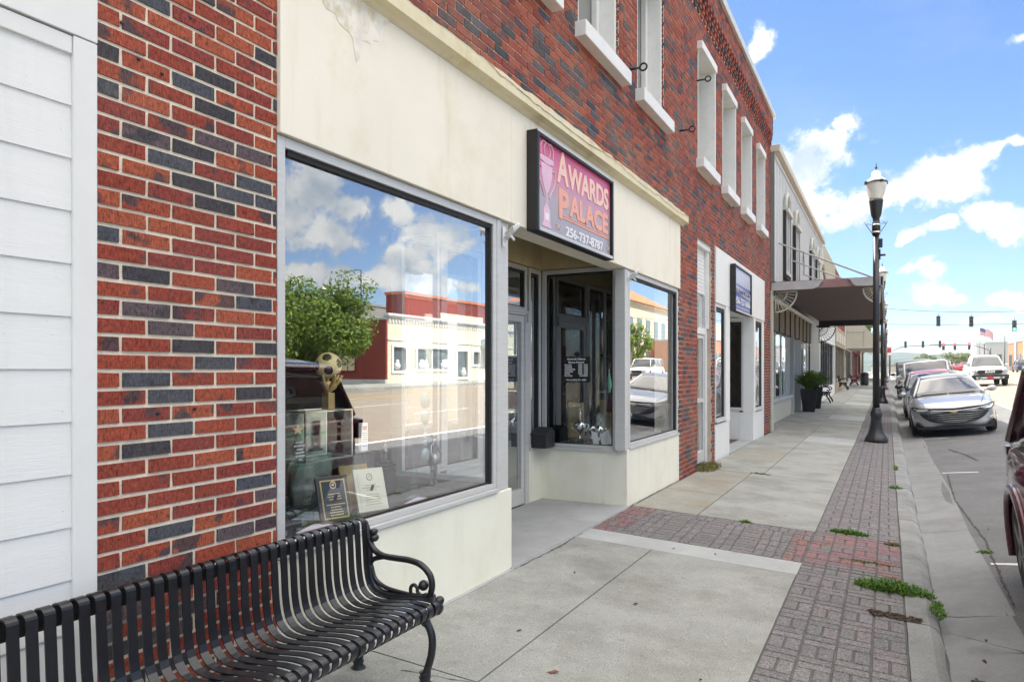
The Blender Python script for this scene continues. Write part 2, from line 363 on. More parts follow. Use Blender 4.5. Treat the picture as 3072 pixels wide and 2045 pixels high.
def text(name, body, size, mat, parent, origin, right, up, depth=.004, align='LEFT', sx=1, offset=0, bold=0, shear=0, fit=None, cap=None):
    cu = bpy.data.curves.new(name, 'FONT'); cu.body = body; cu.size = size; cu.extrude = depth/2; cu.align_x = align; cu.offset = bold; cu.resolution_u = 3; cu.shear = shear
    tmp = bpy.data.objects.new('tmp', cu); S.collection.objects.link(tmp)
    dg = bpy.context.evaluated_depsgraph_get(); me = bpy.data.meshes.new_from_object(tmp.evaluated_get(dg))
    bpy.data.objects.remove(tmp)
    r, u = Vector(right).normalized(), Vector(up).normalized(); n = r.cross(u)
    if cap or fit:
        xs = [v.co.x for v in me.vertices]; ys = [v.co.y for v in me.vertices]; w_, h_ = max(xs)-min(xs), max(ys)-min(ys)
        me.transform(Matrix.Translation((-min(xs), -min(ys), 0))); me.transform(Matrix.Diagonal(((fit or w_)/w_, (cap or h_)/h_, 1, 1)))
    M = Matrix((r*sx, u, n)).transposed().to_4x4(); M.translation = Vector(origin)
    me.transform(M); me.materials.clear(); me.materials.append(MATS[mat] if isinstance(mat, str) else mat)
    o = bpy.data.objects.new(name, me); S.collection.objects.link(o)
    if parent: o.parent = parent
    return o
def wall(mb, x, xb, y0, y1, z0, z1, holes):     # wall in a plane X=x, thickness back to xb, rectangular holes (y0,y1,z0,z1)
    ys = sorted({y0, y1, *[q for h in holes for q in h[:2] if y0 < q < y1]}); zs = sorted({z0, z1, *[q for h in holes for q in h[2:] if z0 < q < z1]})
    inh = lambda y, z: any(h[0] < y < h[1] and h[2] < z < h[3] for h in holes)
    for i in range(len(ys)-1):
        for j in range(len(zs)-1):
            a, b, c, d = ys[i], ys[i+1], zs[j], zs[j+1]
            if inh((a+b)/2, (c+d)/2): continue
            mb.quad((x, a, c), (x, b, c), (x, b, d), (x, a, d))
    for a, b, c, d in holes:
        mb.quad((x, a, c), (xb, a, c), (xb, a, d), (x, a, d)); mb.quad((x, b, c), (xb, b, c), (xb, b, d), (x, b, d))
        mb.quad((x, a, d), (xb, a, d), (xb, b, d), (x, b, d)); mb.quad((x, a, c), (xb, a, c), (xb, b, c), (x, b, c))
BW, BH, JT = .2135, .0677, .0105
def bricks(mb, y0, y1, z0, z1, x, holes=(), dep=.02, phase=0, rnd=.0015, axis='x', jt=JT):
    row = 0; z = z0
    while z < z1-.01:
        zt = min(z+BH-jt, z1); hs = [h for h in holes if h[2] < z+BH*.5 < h[3]]
        y = y0 - ((row+phase) % 2)*BW/2
        while y < y1:
            segs = [(max(y, y0), min(y+BW-jt, y1))]
            for h in hs:
                ns_ = []
                for a, b in segs:
                    if b <= h[0] or a >= h[1]: ns_.append((a, b)); continue
                    if a < h[0]: ns_.append((a, h[0]))
                    if b > h[1]: ns_.append((h[1], b))
                segs = ns_
            for a, b in segs:
                if b-a < .015: continue
                j = random.uniform(-rnd, rnd); xs = x+j
                jj = lambda: random.uniform(-rnd, rnd)*.8
                v = [(xs-dep, a, z), (xs-dep, b, z), (xs-dep, b, zt), (xs-dep, a, zt), (xs, a+jj(), z+jj()), (xs+jj(), b+jj(), z+jj()), (xs, b+jj(), zt+jj()), (xs+jj(), a+jj(), zt+jj())]
                if axis == 'y': v = [(q[1], q[0], q[2]) for q in v]
                mb.add(v, [(4, 5, 6, 7), (0, 4, 7, 3), (1, 2, 6, 5), (3, 7, 6, 2), (0, 1, 5, 4)])
            y += BW
        z += BH; row += 1
PROF = [(-60, 0), (0, 0), (2.66, -.133), (2.86, -.15), (3.3, -.19), (4.8, -.02), (6.3, .1), (8, .2), (11, .3), (16, .35), (23.2, .27), (60, .45), (900, .45)]
def gz(X, Y=0):
    r = 0 if Y < 18 else min(Y-18, 130)*.008
    for i in range(len(PROF)-1):
        a, b = PROF[i], PROF[i+1]
        if a[0] <= X <= b[0]: return r + a[1]+(b[1]-a[1])*(X-a[0])/(b[0]-a[0])
    return r
# ------------------------------------------------------------------ ground, road, pavement
def sheet(mb, x0, x1, y0, y1, dz=0, thick=.12, ny=1):
    for k in range(ny):
        a, b = y0+(y1-y0)*k/ny, y0+(y1-y0)*(k+1)/ny
        v = [(x0, a, gz(x0, a)+dz), (x1, a, gz(x1, a)+dz), (x1, b, gz(x1, b)+dz), (x0, b, gz(x0, b)+dz)]
        w = [(q[0], q[1], q[2]-thick) for q in v]
        mb.add(v+w, [(0, 1, 2, 3), (0, 4, 5, 1), (1, 5, 6, 2), (2, 6, 7, 3), (3, 7, 4, 0)])
g = MB()
ysg = [-60, 18, 30, 60, 100, 148, 300, 900, 2500]
xsg = [-1500, -60, 0, 60, 1500]
for i in range(len(ysg)-1):
    for j in range(len(xsg)-1):
        a, b, c, d = xsg[j], xsg[j+1], ysg[i], ysg[i+1]
        h = lambda y: min(max(y-18, 0), 130)*.008-.42
        g.quad((a, c, h(c)), (b, c, h(c)), (b, d, h(d)), (a, d, h(d)))
concrete('ground_far', (.25, .25, .2), (.12, .17, .06), .9, .05)
struct(g.build('ground', 'ground_far'))
# joint bed below the slabs
b = MB(); b2 = [(-1.4, -6, 18), (-1.4, 18, 60), (-1.4, 60, 148), (-1.4, 148, 190)]
for x, a, c in b2:
    b.quad((-1.4, a, gz(0, a)-.02), (0, a, gz(0, a)-.02), (0, c, gz(0, c)-.02), (-1.4, c, gz(0, c)-.02))
    b.quad((0, a, gz(0, a)-.02), (2.66, a, gz(2.66, a)-.02), (2.66, c, gz(2.66, c)-.02), (0, c, gz(0, c)-.02))
simple('paver_joint', (.12, .115, .115), .95, var=.3, scale=8); b3_ = MB(); b3_.quad((0, -6, gz(0)-.012), (2.66, -6, gz(2.66)-.012), (2.66, 34, gz(2.66, 18)-.010), (0, 34, gz(0, 18)-.010)) if False else None
struct(b.build('pavement_bed', 'joint'))
pb_ = MB(); sheet(pb_, 1.917, 2.665, -4, 18, -.0085, .01); sheet(pb_, 1.917, 2.665, 18, 34, -.0085, .01); sheet(pb_, .03, 1.917, 6.415, 7.69, -.0085, .01); struct(pb_.build('paver_bed', 'paver_joint'))
s = MB(); s2 = MB(); s3 = MB(); J = .012
# near slabs
s.k = 0
sheet(s, .03, .745-J/2, -4, 3.05); sheet(s, .745+J/2, 1.915, -4, 3.05)
sheet(s, .03, .745-J/2, 3.05+J, 6.02); sheet(s, .745+J/2, 1.915, 3.05+J, 6.02)
sheet(s3, .02, 1.92, 6.02+J/2, 6.41)
sheet(s2, .03, .745-J/2, 7.70, 9.07-J); sheet(s2, .03, .745-J/2, 9.07, 11.2)
sheet(s, .745+J/2, 1.915, 7.70, 11.2)
y = 11.2+J; k = 0
while y < 100:
    L = random.choice((1.5, 1.9, 1.5, 2.2)); tgt = s2 if (k % 4 == 1 and y < 20) else s
    sheet(tgt, .03, .9-J/2, y, y+L-J); sheet(s3 if k % 5 == 3 else s, .9+J/2, 1.915, y, y+L-J)
    y += L; k += 1
sheet(s, -.6, 1.915, y, 148); sheet(s, -.6, 1.915, 148, 190)
sheet(s, -.5, .02, 18.8, 60); sheet(s, -.5, .02, 60, 100)
o1 = s.build('pavement', ['slab']); struct(o1)
o2 = s2.build('pavement_tan', 'slab_tan'); struct(o2); o3 = s3.build('pavement_smooth', 'slab_new'); struct(o3)
e = MB(); sheet(e, -1.05, .02, 4.8, 7.57, .012); sheet(e, -.5, .02, 13.33, 16.3, .01)
sheet(e, -.02, .03, 2, 7.5, .004)
struct(e.build('entry_floor', 'entry_floor'))
# stamped pavers
def pavers(mb, x0, x1, y0, y1, cw, along='y', fade=0):
    g_ = .009; n = max(1, round((x1-x0)/cw if along == 'y' else (y1-y0)/cw)); cw = ((x1-x0) if along == 'y' else (y1-y0))/n
    for i in range(n):
        off = random.uniform(-.03, .03); p = (y0 if along == 'y' else x0) - .1 + off; end = y1 if along == 'y' else x1; st = 0
        lo = y0 if along == 'y' else x0
        while p < end:
            if st % 3 == 0: cells = [(0, cw/2, .19), (cw/2, cw, .19)]; L = .19
            else: cells = [(0, cw, .088)]; L = .088
            for a, b_, l in cells:
                q0, q1 = max(p, lo), min(p+l, end)
                if q1-q0 < .02: continue
                r = random.uniform(-.0015, .0015)
                if along == 'y': X0, X1, Y0, Y1 = x0+i*cw+a, x0+i*cw+b_, q0, q1
                else: X0, X1, Y0, Y1 = q0, q1, y0+i*cw+a, y0+i*cw+b_
                X0 += g_/2; X1 -= g_/2; Y0 += g_/2; Y1 -= g_/2; t_ = .004; zz = lambda X, Y: gz(X, Y)+r
                v = [(X0, Y0, zz(X0, Y0)-.012), (X1, Y0, zz(X1, Y0)-.012), (X1, Y1, zz(X1, Y1)-.012), (X0, Y1, zz(X0, Y1)-.012),
                     (X0+t_, Y0+t_, zz(X0, Y0)), (X1-t_, Y0+t_, zz(X1, Y0)), (X1-t_, Y1-t_, zz(X1, Y1)), (X0+t_, Y1-t_, zz(X0, Y1))]
                mb.add(v, [(4, 5, 6, 7), (0, 1, 5, 4), (1, 2, 6, 5), (2, 3, 7, 6), (3, 0, 4, 7)])
            p += L; st += 1
pv = MB(); pp = MB()
pavers(pv, 1.92, 2.66, -1, 6.35, .185); pavers(pp, 1.92, 2.66, 6.36, 7.72, .185); pavers(pv, 1.92, 2.66, 7.73, 34, .185)
pavers(pv, .3, 1.75, 6.42, 7.68, .2, 'x'); pavers(pp, 1.75, 1.91, 6.42, 7.68, .2, 'x'); pavers(pp, .03, .3, 6.42, 7.68, .2, 'x')
struct(pv.build('paving_bricks', 'paver')); struct(pp.build('paving_bricks_pink', 'paver_pink'))
pf = MB(); sheet(pf, 1.92, 2.66, 34, 60, -.002); sheet(pf, 1.92, 2.66, 60, 148, -.002); sheet(pf, 1.92, 2.66, 148, 190, -.002)
struct(pf.build('paving_far', simple('paver_far', (.22, .2, .21), .85, var=.15, scale=6)))
# kerb with cracks and joints
kb = MB(); kb.smooth = False
ys = [-3]; 
while ys[-1] < 60: ys.append(ys[-1]+random.choice((2.4, 3, 3)))
ys = [q for q in ys if not 4.5 < q < 6.2]+[5.35]; ys.sort(); ys += [148, 190]
for a, b_ in zip(ys, ys[1:]):
    a += .006; b_ -= .006
    if b_-a > 20: a -= .006
    pr = [(2.668, -.35), (2.668, gz(2.66)+.0), (2.80, gz(2.66)-.003), (2.835, -.158), (2.86, -.18), (2.885, -.262), (2.9, -.4)]
    nseg = max(1, int((b_-a)/.25)) if b_ < 14 else 1
    if b_ < 14:
        rings = []
        for i in range(nseg+1):
            yy = a+(b_-a)*i/nseg; w = random.uniform(-.007, .007)
            rings.append([(x+w*(.3 if z > -.15 else 1), yy, z+w*.4) for x, z in pr])
    else:
        rings = [[(x, yy, z+gz(0, yy)) for x, z in pr] for yy in (a, b_)]
    kb.loft(rings)
struct(kb.build('kerb', 'kerb', fix=True))
gt = MB()
yy = -3; 
while yy < 60:
    a, b_ = yy+.004, yy+2.99
    v = []
    for Y in (a, b_):
        w = random.uniform(-.03, .03)
        v += [(2.88, Y, -.262+gz(0, Y)), (3.0, Y, -.25+gz(0, Y)), (3.34+w, Y, -.186+gz(0, Y))]
    gt.add(v, [(0, 1, 4, 3), (1, 2, 5, 4)]); yy += 3
for a, b_ in ((60, 148), (148, 190)):
    gt.quad((2.88, a, -.262+gz(0, a)), (3.34, a, -.186+gz(0, a)), (3.34, b_, -.186+gz(0, b_)), (2.88, b_, -.262+gz(0, b_)))
struct(gt.build('gutter', 'gutter'))
rd = MB()
for (xa, xb, k) in ((2.8, 3.3, 0), (3.3, 4.8, 0), (4.8, 5.6, 0), (5.6, 6.3, 0), (6.3, 8, 1), (8, 11, 1), (11, 16, 1), (16, 23.2, 1)):
    rd.k = k
    for a, b_ in ((-60, 18), (18, 60), (60, 148), (148, 400), (400, 900)):
        za = (lambda x, y: gz(x, y)-.004 if x > 3 else -.3+gz(0, y))
        rd.quad((xa, a, za(xa, a)), (xb, a, za(xb, a)), (xb, b_, za(xb, b_)), (xa, b_, za(xa, b_)))
struct(rd.build('road', ['asphalt', 'lane']))
mk = MB()
def mark(x0, x1, y0, y1, n=1):
    sheet(mk, x0, x1, y0, y1, .002, .001)
for a, b_ in ((-30, 18), (18, 60), (60, 148)): mark(6.25, 6.37, a, b_)
yy = -28
while yy < 110: mark(9.5, 9.6, yy, yy+3); mark(12.6, 12.7, yy+1, yy+4); mark(19.6, 19.7, yy, yy+3); yy += 9
for yy in (1.7, 7.46, 13.7, 20.1, 26.5, 33, 39.5): mark(3.36, 5.6, yy, yy+.07)
struct(mk.build('road_markings', 'paint_white'))
mk = MB(); 
for a, b_ in ((-30, 18), (18, 60), (60, 148)): mark(15.9, 16.02, a, b_); mark(16.12, 16.24, a, b_)
struct(mk.build('road_markings_yellow', 'paint_yellow'))
# far pavement of the street
fp = MB()
for a, b_ in ((-60, 18), (18, 60), (60, 148), (148, 190)):
    z = gz(0, a)+.42, gz(0, b_)+.42
    fp.add([(23.2, a, z[0]), (27.5, a, z[0]+.05), (27.5, b_, z[1]+.05), (23.2, b_, z[1]), (23.2, a, z[0]-.3), (23.2, b_, z[1]-.3)], [(0, 1, 2, 3), (0, 3, 5, 4)])
struct(fp.build('far_pavement', 'slab'))

# ------------------------------------------------------------------ brick building
BB = thing('brick_building', 'two-storey red and blue-black brick building with boarded upper windows and two shopfronts', 'building')
L1 = [(4.42, 5.48), (6.15, 7.3), (7.93, 9.05)]; L2 = [(10.92, 11.95), (12.76, 13.73), (14.6, 15.5), (16.45, 17.32)]
UP = [(2.62-.0, 3.70)]
ho1 = [(2.45, 9.8, -.5, 3.6)] + [(a, b_, 4.6, 6.5) for a, b_ in L1+UP]
ho2 = [(10.92, 11.95, -.5, 3.55), (12.14, 17.47, -.5, 3.6)] + [(a, b_, 4.6, 6.5) for a, b_ in L2]
bk = MB()
bricks(bk, 1.58, 2.45, -.1, 3.6, 0, rnd=.0022, jt=.0150)
p1 = bk.build('brick_pier', ['brick'], BB)
bk = MB(); bricks(bk, 1.58, 10.0, 3.6, 7.8, 0, ho1); bricks(bk, 9.8, 10.0, -.1, 3.6, 0)
bricks(bk, 10.02, 18.6, -.1, 7.0, -.012, ho2, phase=1); bricks(bk, 10.02, 18.6, 7.35, 7.75, .05, phase=1)
# corbel course
y = 10.04
while y < 18.5:
    for r_ in range(5):
        bk.box(-.03, .012+.012*r_, y+ (0 if r_ % 2 == 0 else .05), y+.1+(0 if r_ % 2 == 0 else .05), 7.0+r_*.0677, 7.06+r_*.0677)
    y += .2135
# returns of the pier and jambs of the upper openings
for a, b_ in L1+L2+UP:
    for yy in (a, b_):
        bricks(bk, -.3, -.012, 4.6, 6.5, yy+.0015*(1 if yy == a else -1), axis='y', dep=.004, rnd=.0005)
w2 = bk.build('brick_wall', ['brick_up'], BB)
mo = MB(); wall(mo, -.0065, -.35, 1.585, 10.0, -.1, 7.8, ho1); o_ = mo.build('mortar', ['mortar'], BB)
mo = MB(); wall(mo, -.017, -.35, 10.0, 18.6, -.1, 7.75, ho2)
mo.box(-12, -.36, 1.6, 18.58, 4.2, 7.7); mo.box(-.36, -.03, 10.03, 18.58, 7.0, 7.3); mo.box(-.022, -.36, 18.598, 18.6, 0, 7.7)
mo.box(-12, -.36, 18.4, 18.6, 0, 4.2); mo.box(-12, -.36, 1.6, 1.75, 0, 4.2)
mo.build('backing_wall', ['mortar_up'], BB)
# end faces of the pier against the siding
bk = MB(); bricks(bk, -.3, 0, -.1, 7.8, 1.58, axis='y', dep=-.004, rnd=.0005); bk.build('brick_return', ['brick'], BB)
pieces('coping', 'coping', BB, [(-.5, .1, 10.0, 18.66, 7.75, 7.9), (-.5, .05, 1.5, 9.99, 7.8, 7.92)], bevel=.01)
# upper windows
for i, (a, b_) in enumerate(UP+L1+L2):
    up2 = i > 3; xo = .05 if up2 else .0
    wn = MB(); wn.box(-.3, -.27, a, b_, 4.6, 6.5); f = wn.build('window', 'infill', BB)
    fr = MB(); fr.box(-.27, .05 if up2 else -.03, b_-.05, b_-.006, 4.75, 6.42); fr.box(-.27, .0, a+.006, a+.02, 4.75, 6.42)
    fr.box(-.27, .07 if up2 else .02, a-.02 if up2 else a+.004, b_+.03 if up2 else b_-.004, 6.42, 6.5 if not up2 else 6.54)
    (fr.box(-.265, -.2, b_-.14, b_-.055, 4.75, 6.41) if not up2 else None)
    fr.build('frame', 'white_trim', f, bevel=.004)
    sl_ = MB(); sl_.box(-.25, .11, a-.07, b_+.1, 4.60, 4.745); sl_.build('sill', 'white_trim', f, bevel=.006)
# fascia of the first shop
pieces('fascia', 'stucco_cream', BB, [(-.22, .02, 2.455, 4.782, 2.645, 3.53, ''), (-.22, .02, 4.786, 7.50, 2.645, 3.53), (-.22, .02, 7.504, 9.79, 2.645, 3.53)], bevel=.004)
ml = MB(); ys_ = [2.455+i*.12 for i in range(63)]; ys_[-1] = 9.93
ml.add([p_ for yy in ys_ for p_ in ((.02, yy, 3.53), (.05, yy, 3.555), (.10, yy, 3.57), (.10, yy, 3.67+random.uniform(-.012, .012)), (.0, yy, 3.715+random.uniform(-.025, .02)))],
       [(i*5+j, i*5+j+1, (i+1)*5+j+1, (i+1)*5+j) for i in range(len(ys_)-1) for j in range(4)] + [(0, 1, 2, 3, 4), tuple(range(5*len(ys_)-5, 5*len(ys_)))])
ml.build('moulding', 'moulding', BB)
# soft dark crack and missing render under the brick
ck = MB(); yy = 2.5; zz = 3.68
while yy < 9.9:
    y2 = yy+random.uniform(.03, .14); z2 = min(3.70, max(3.645, zz+random.uniform(-.012, .012)))
    ck.quad((.1045-.1*0, yy, zz-.002), (.1045, y2, z2-.002), (.1045-.0, y2, z2+random.uniform(.001, .005)), (.1045, yy, zz+random.uniform(.001, .005))); yy, zz = y2, z2
ck.v = [(x-.0+.0, y_, z-.03) for x, y_, z in ck.v]
ck.build('crack', 'gasket', BB)
# patch of peeling paint, an irregular thin flake field on the fascia
pe = MB(); pts = []
for k in range(70):
    t_ = 2*math.pi*k/70; rr = 1+.16*math.sin(3*t_+1)+.10*math.sin(7*t_)+.06*math.sin(13*t_+2)+random.uniform(-.05, .05)
    pts.append((.0215, 2.98+.27*rr*math.cos(t_), 3.52-.0+.27*rr*math.sin(t_)*(1 if math.cos(t_) > 0 else .7) if math.sin(t_) < 0 else 3.53))
pe.prism(pts, (.0008, 0, 0)); pe.build('peeling_patch', 'stucco_peel', BB)
# stall riser
pieces('stall_riser', 'stucco_riser', BB, [(-.25, .0, 2.455, 4.83, -.1, .615), (-1.05, -.26, 4.72, 4.80, -.1, .615), (-.3, -.0, 7.57, 9.795, -.1, .63), (-1.12, -.30, 7.57, 7.66, -.1, .60), (-1.13, -1.05, 7.24, 7.57, -.1, .60), (-1.13, -1.05, 4.8, 5.35, -.1, .6)], bevel=.006)
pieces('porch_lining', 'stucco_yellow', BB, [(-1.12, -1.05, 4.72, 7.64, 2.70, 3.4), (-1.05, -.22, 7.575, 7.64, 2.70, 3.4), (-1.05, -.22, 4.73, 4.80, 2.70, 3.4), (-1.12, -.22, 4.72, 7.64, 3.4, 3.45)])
def pane_window(axis, c, a, b_, z0, z1, fw=.05, fd=.09, glass='shop_glass', sillh=.06, gask=.018, name='shop_window', mat='aluminium', inset=.035):
    """axis 'x': plane X=c spanning Y a..b_; axis 'y': plane Y=c spanning X a..b_ (outside is +X or -Y)"""
    def B(mb, u0, u1, d0, d1, w0, w1):
        if axis == 'x': mb.box(c-d1, c-d0, u0, u1, w0, w1)
        else: mb.box(u0, u1, c+d0, c+d1, w0, w1)
    f = MB(); B(f, a, a+fw, 0, fd, z0, z1); B(f, b_-fw, b_, 0, fd, z0, z1); B(f, a+fw, b_-fw, 0, fd, z1-fw, z1); B(f, a+fw, b_-fw, 0, fd, z0, z0+sillh*.6)
    B(f, a-.0, b_+.0, -.025, fd, z0-.03, z0-.002)
    w = f.build(name, mat, BB, bevel=.003)
    g_ = MB(); a2, b2, c2, d2 = a+fw, b_-fw, z0+sillh*.6, z1-fw
    B(g_, a2, a2+gask, inset-.004, inset+.02, c2, d2); B(g_, b2-gask, b2, inset-.02, inset+.02, c2, d2); B(g_, a2+gask, b2-gask, inset-.02, inset+.02, d2-gask, d2); B(g_, a2+gask, b2-gask, inset-.004, inset+.02, c2, c2+gask*.5)
    g_.build('gasket', 'gasket', w)
    p_ = MB()
    if axis == 'x': p_.quad((c-inset, a2, c2), (c-inset, b2, c2), (c-inset, b2, d2), (c-inset, a2, d2))
    else: p_.quad((a2, c+inset, c2), (b2, c+inset, c2), (b2, c+inset, d2), (a2, c+inset, d2))
    p_.build('pane', glass, w); return w
pane_window('x', -.005, 2.46, 4.60, .65, 2.64, gask=.028)
pane_window('x', -.01, 7.66, 9.78, .66, 2.64, gask=.03)
pieces('corner_post', 'aluminium', BB, [(-.11, .0, 4.602, 4.66, .62, 2.64), (-.12, -.015, 4.662, 4.80, .62, 2.64), (-.12, .0, 7.50, 7.60, .63, 2.64), (-.11, -.012, 7.602, 7.658, .63, 2.64), (-.12, -.004, 7.545, 7.575, .64, 2.63)], bevel=.004)
pane_window('y', 7.575, -1.05, -.122, .63, 2.69, glass='side_glass', gask=.02)
w = MB(); w.box(-1.05, -.122, 4.76, 4.8, .63, .69); w.box(-1.05, -.122, 4.76, 4.8, 2.62, 2.69); w.box(-1.05, -.99, 4.76, 4.8, .69, 2.62); w.box(-.69, -.64, 4.765, 4.795, .69, 2.62)
wo = w.build('shop_window', 'aluminium', BB, bevel=.003); w = MB(); w.quad((-.99, 4.78, .69), (-.122, 4.78, .69), (-.122, 4.78, 2.62), (-.99, 4.78, 2.62)); w.build('pane', 'side_glass', wo)
pane_window('x', -1.055, 7.25, 7.57, .63, 2.69, glass='side_glass', gask=.04)
pane_window('x', -1.055, 4.82, 5.5, .63, 2.69, glass='side_glass', gask=.02)
pane_window('x', -1.055, 6.2, 7.2, 2.19, 2.69, glass='side_glass', gask=.03, name='transom_window')
def door(y0, y1, x, z0, z1, mat='aluminium', label=None, bar=None, glass='side_glass', fw=.075):
    d = MB(); d.box(x-.05, x, y0, y0+fw, z0, z1); d.box(x-.05, x, y1-fw, y1, z0, z1); d.box(x-.05, x, y0+fw, y1-fw, z1-fw, z1); d.box(x-.05, x, y0+fw, y1-fw, z0, z0+.18)
    if bar: d.box(x-.05, x+.02, y0+fw, y1-fw, bar, bar+.06)
    o_ = d.build('door', mat, BB, bevel=.004)
    g_ = MB(); g_.quad((x-.03, y0+fw, z0+.18), (x-.03, y1-fw, z0+.18), (x-.03, y1-fw, z1-fw), (x-.03, y0+fw, z1-fw)); g_.build('pane', glass, o_)
    h = MB(); h.tube([(x+.005, y0+.04, 1.15), (x+.06, y0+.04, 1.12), (x+.06, y0+.04, .92), (x+.005, y0+.04, .89)], .011); h.build('handle', 'chrome', o_); return o_
door(6.24, 7.14, -1.06, .02, 2.13)
jf = MB(); jf.box(-1.12, -1.05, 6.16, 6.235, 0, 2.19); jf.box(-1.12, -1.05, 7.145, 7.24, 0, 2.19); jf.box(-1.12, -1.05, 6.236, 7.144, 2.135, 2.19); jf.box(-1.12, -1.05, 5.5, 6.16, 0, .6); jf.build('door_frame', 'aluminium', BB, bevel=.003)
pane_window('x', -1.055, 5.5, 6.16, .6, 2.69, glass='side_glass', gask=.02)
jj_ = MB(); jj_.tube([(-1.04, 7.19, 2.18), (-1.04, 7.19, 2.06)], .02); jj_.build('hinge', 'aluminium', BB)
# display platform, rooms
pieces('display_platform', 'carpet', BB, [(-1.15, -.1, 2.46, 4.72, .3, .655), (-.95, -.1, 7.68, 9.78, .3, .655)])
rm = MB(); rm.quad((-6, 1.8, 0), (-.2, 1.8, 0), (-.2, 12, 0), (-6, 12, 0)); rm.quad((-6, 1.8, 3.0), (-6, 12, 3.0), (-.2, 12, 3.0), (-.2, 1.8, 3.0))
rm.quad((-6, 1.8, 0), (-6, 12, 0), (-6, 12, 3), (-6, 1.8, 3)); rm.quad((-6, 2.44, 0), (-6, 2.44, 3), (-.1, 2.44, 3), (-.1, 2.44, 0)); rm.quad((-6, 10.3, 0), (-.1, 10.3, 0), (-.1, 10.3, 3), (-6, 10.3, 3))
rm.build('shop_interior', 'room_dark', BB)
# stair door bay between the shops
st = MB(); st.box(-.2, -.12, 10.92, 11.95, 2.75, 3.55); st.box(-.2, -.09, 11.82, 11.95, -.02, 2.75); st.box(-.2, -.09, 10.92, 10.99, -.02, 2.75); st.box(-.2, -.1, 10.99, 11.82, 2.1, 2.2)
st.box(-.12, -.04, 10.92, 11.95, 3.47, 3.56); st.box(-.12, -.06, 11.86, 11.95, 2.2, 3.47)
for q in range(12): st.box(-.12, -.113, 10.97, 11.8, 2.76+q*.058, 2.81+q*.058)
st.build('door_surround', 'white_trim', BB, bevel=.004)
g_ = MB(); g_.quad((-.15, 10.99, 2.2), (-.15, 11.82, 2.2), (-.15, 11.82, 2.75), (-.15, 10.99, 2.75)); g_.build('transom_window', 'shop_glass', BB)
door(11.0, 11.81, -.11, .03, 2.09, bar=1.0, glass='shop_glass', fw=.06)
# second shop, white
pieces('white_shopfront', 'white_paint', BB, [(-.3, .015, 12.145, 17.465, 2.66, 3.60), (-.3, .0, 12.145, 13.35, -.1, .60), (-.3, .0, 16.2, 17.465, -.1, .60), (-.3, .01, 13.0, 13.35, .60, 2.66), (-.22, .01, 16.0, 16.2, .60, 2.66), (-.3, 0, 17.2, 17.465, .6, 2.66), (-.3, -.002, 16.0, 16.198, -.1, .598)], bevel=.006)
pane_window('x', .0, 12.15, 12.995, .66, 2.655, gask=.05, fw=.06); pane_window('x', .0, 16.205, 17.195, .66, 2.655, gask=.06, fw=.05)
f3 = MB(); f3.box(-1.1, -.3, 16.0, 16.08, -.1, .66); f3.box(-1.1, -.22, 16.0, 16.08, 2.6, 2.66); f3.box(-1.2, -1.1, 13.3, 16.1, 0, 2.66); f3.box(-1.2, -.3, 13.2, 16.1, 2.68, 2.72); f3.build('porch_lining', 'white_paint', BB)
pane_window('y', 16.0, -1.1, -.225, .67, 2.6, glass='side_glass', gask=.04, fw=.03)
lc = MB(); lc.lathe([(.12, 0), (.1, .02), (.04, .18), (.03, .22)], (-.62, 15.6, 2.36), 14); lc.build('porch_lamp', simple('lamp_grey', (.4, .4, .38), .4), BB)
rm = MB(); rm.quad((-5, 12.2, 0), (-5, 18.3, 0), (-5, 18.3, 3), (-5, 12.2, 3)); rm.quad((-5, 12.2, .01), (-.3, 12.2, .01), (-.3, 18.3, .01), (-5, 18.3, .01)); rm.quad((-5, 12.2, 3), (-.3, 12.2, 3), (-.3, 18.3, 3), (-5, 18.3, 3)); rm.quad((-5, 12.15, 0), (-.3, 12.15, 0), (-.3, 12.15, 3), (-5, 12.15, 3))
rm.build('shop_interior', simple('panel_brown', (.10, .065, .045), .7, stretch=(12, 12, 1), var=.3), BB)
ct = MB(); ct.box(-1.9, -.95, 16.5, 16.9, 1.08, 1.12); ct.box(-1.5, -1.4, 16.65, 16.75, 0, 1.08); ct.build('counter', 'white_paint', BB)
# wall hooks
for y_, z_ in ((5.86, 4.87), (7.62, 4.87), (9.84, 4.85), (10.82, 5.9)):
    h = MB(); h.tube([(0, y_, z_), (.13, y_, z_)], .014); h.tube([(.17+.04*math.cos(t_*math.pi/6), y_+.0, z_+.04*math.sin(t_*math.pi/6)) for t_ in range(12)], .011, closed=True)
    h.build('wall_hook', 'dark_metal', BB)
for y_, z_ in ((1.68, 2.83), (1.75, 2.72), (1.85, 2.7), (1.98, 2.98), (2.41, 2.52), (2.0, 1.36), (1.83, 1.35)):
    h = MB(); h.lathe([(.006, -.003), (.007, .0), (.007, .004), (.004, .005)], (0, y_, z_), 10, 'x'); h.build('wall_anchor', 'dark_metal', BB)
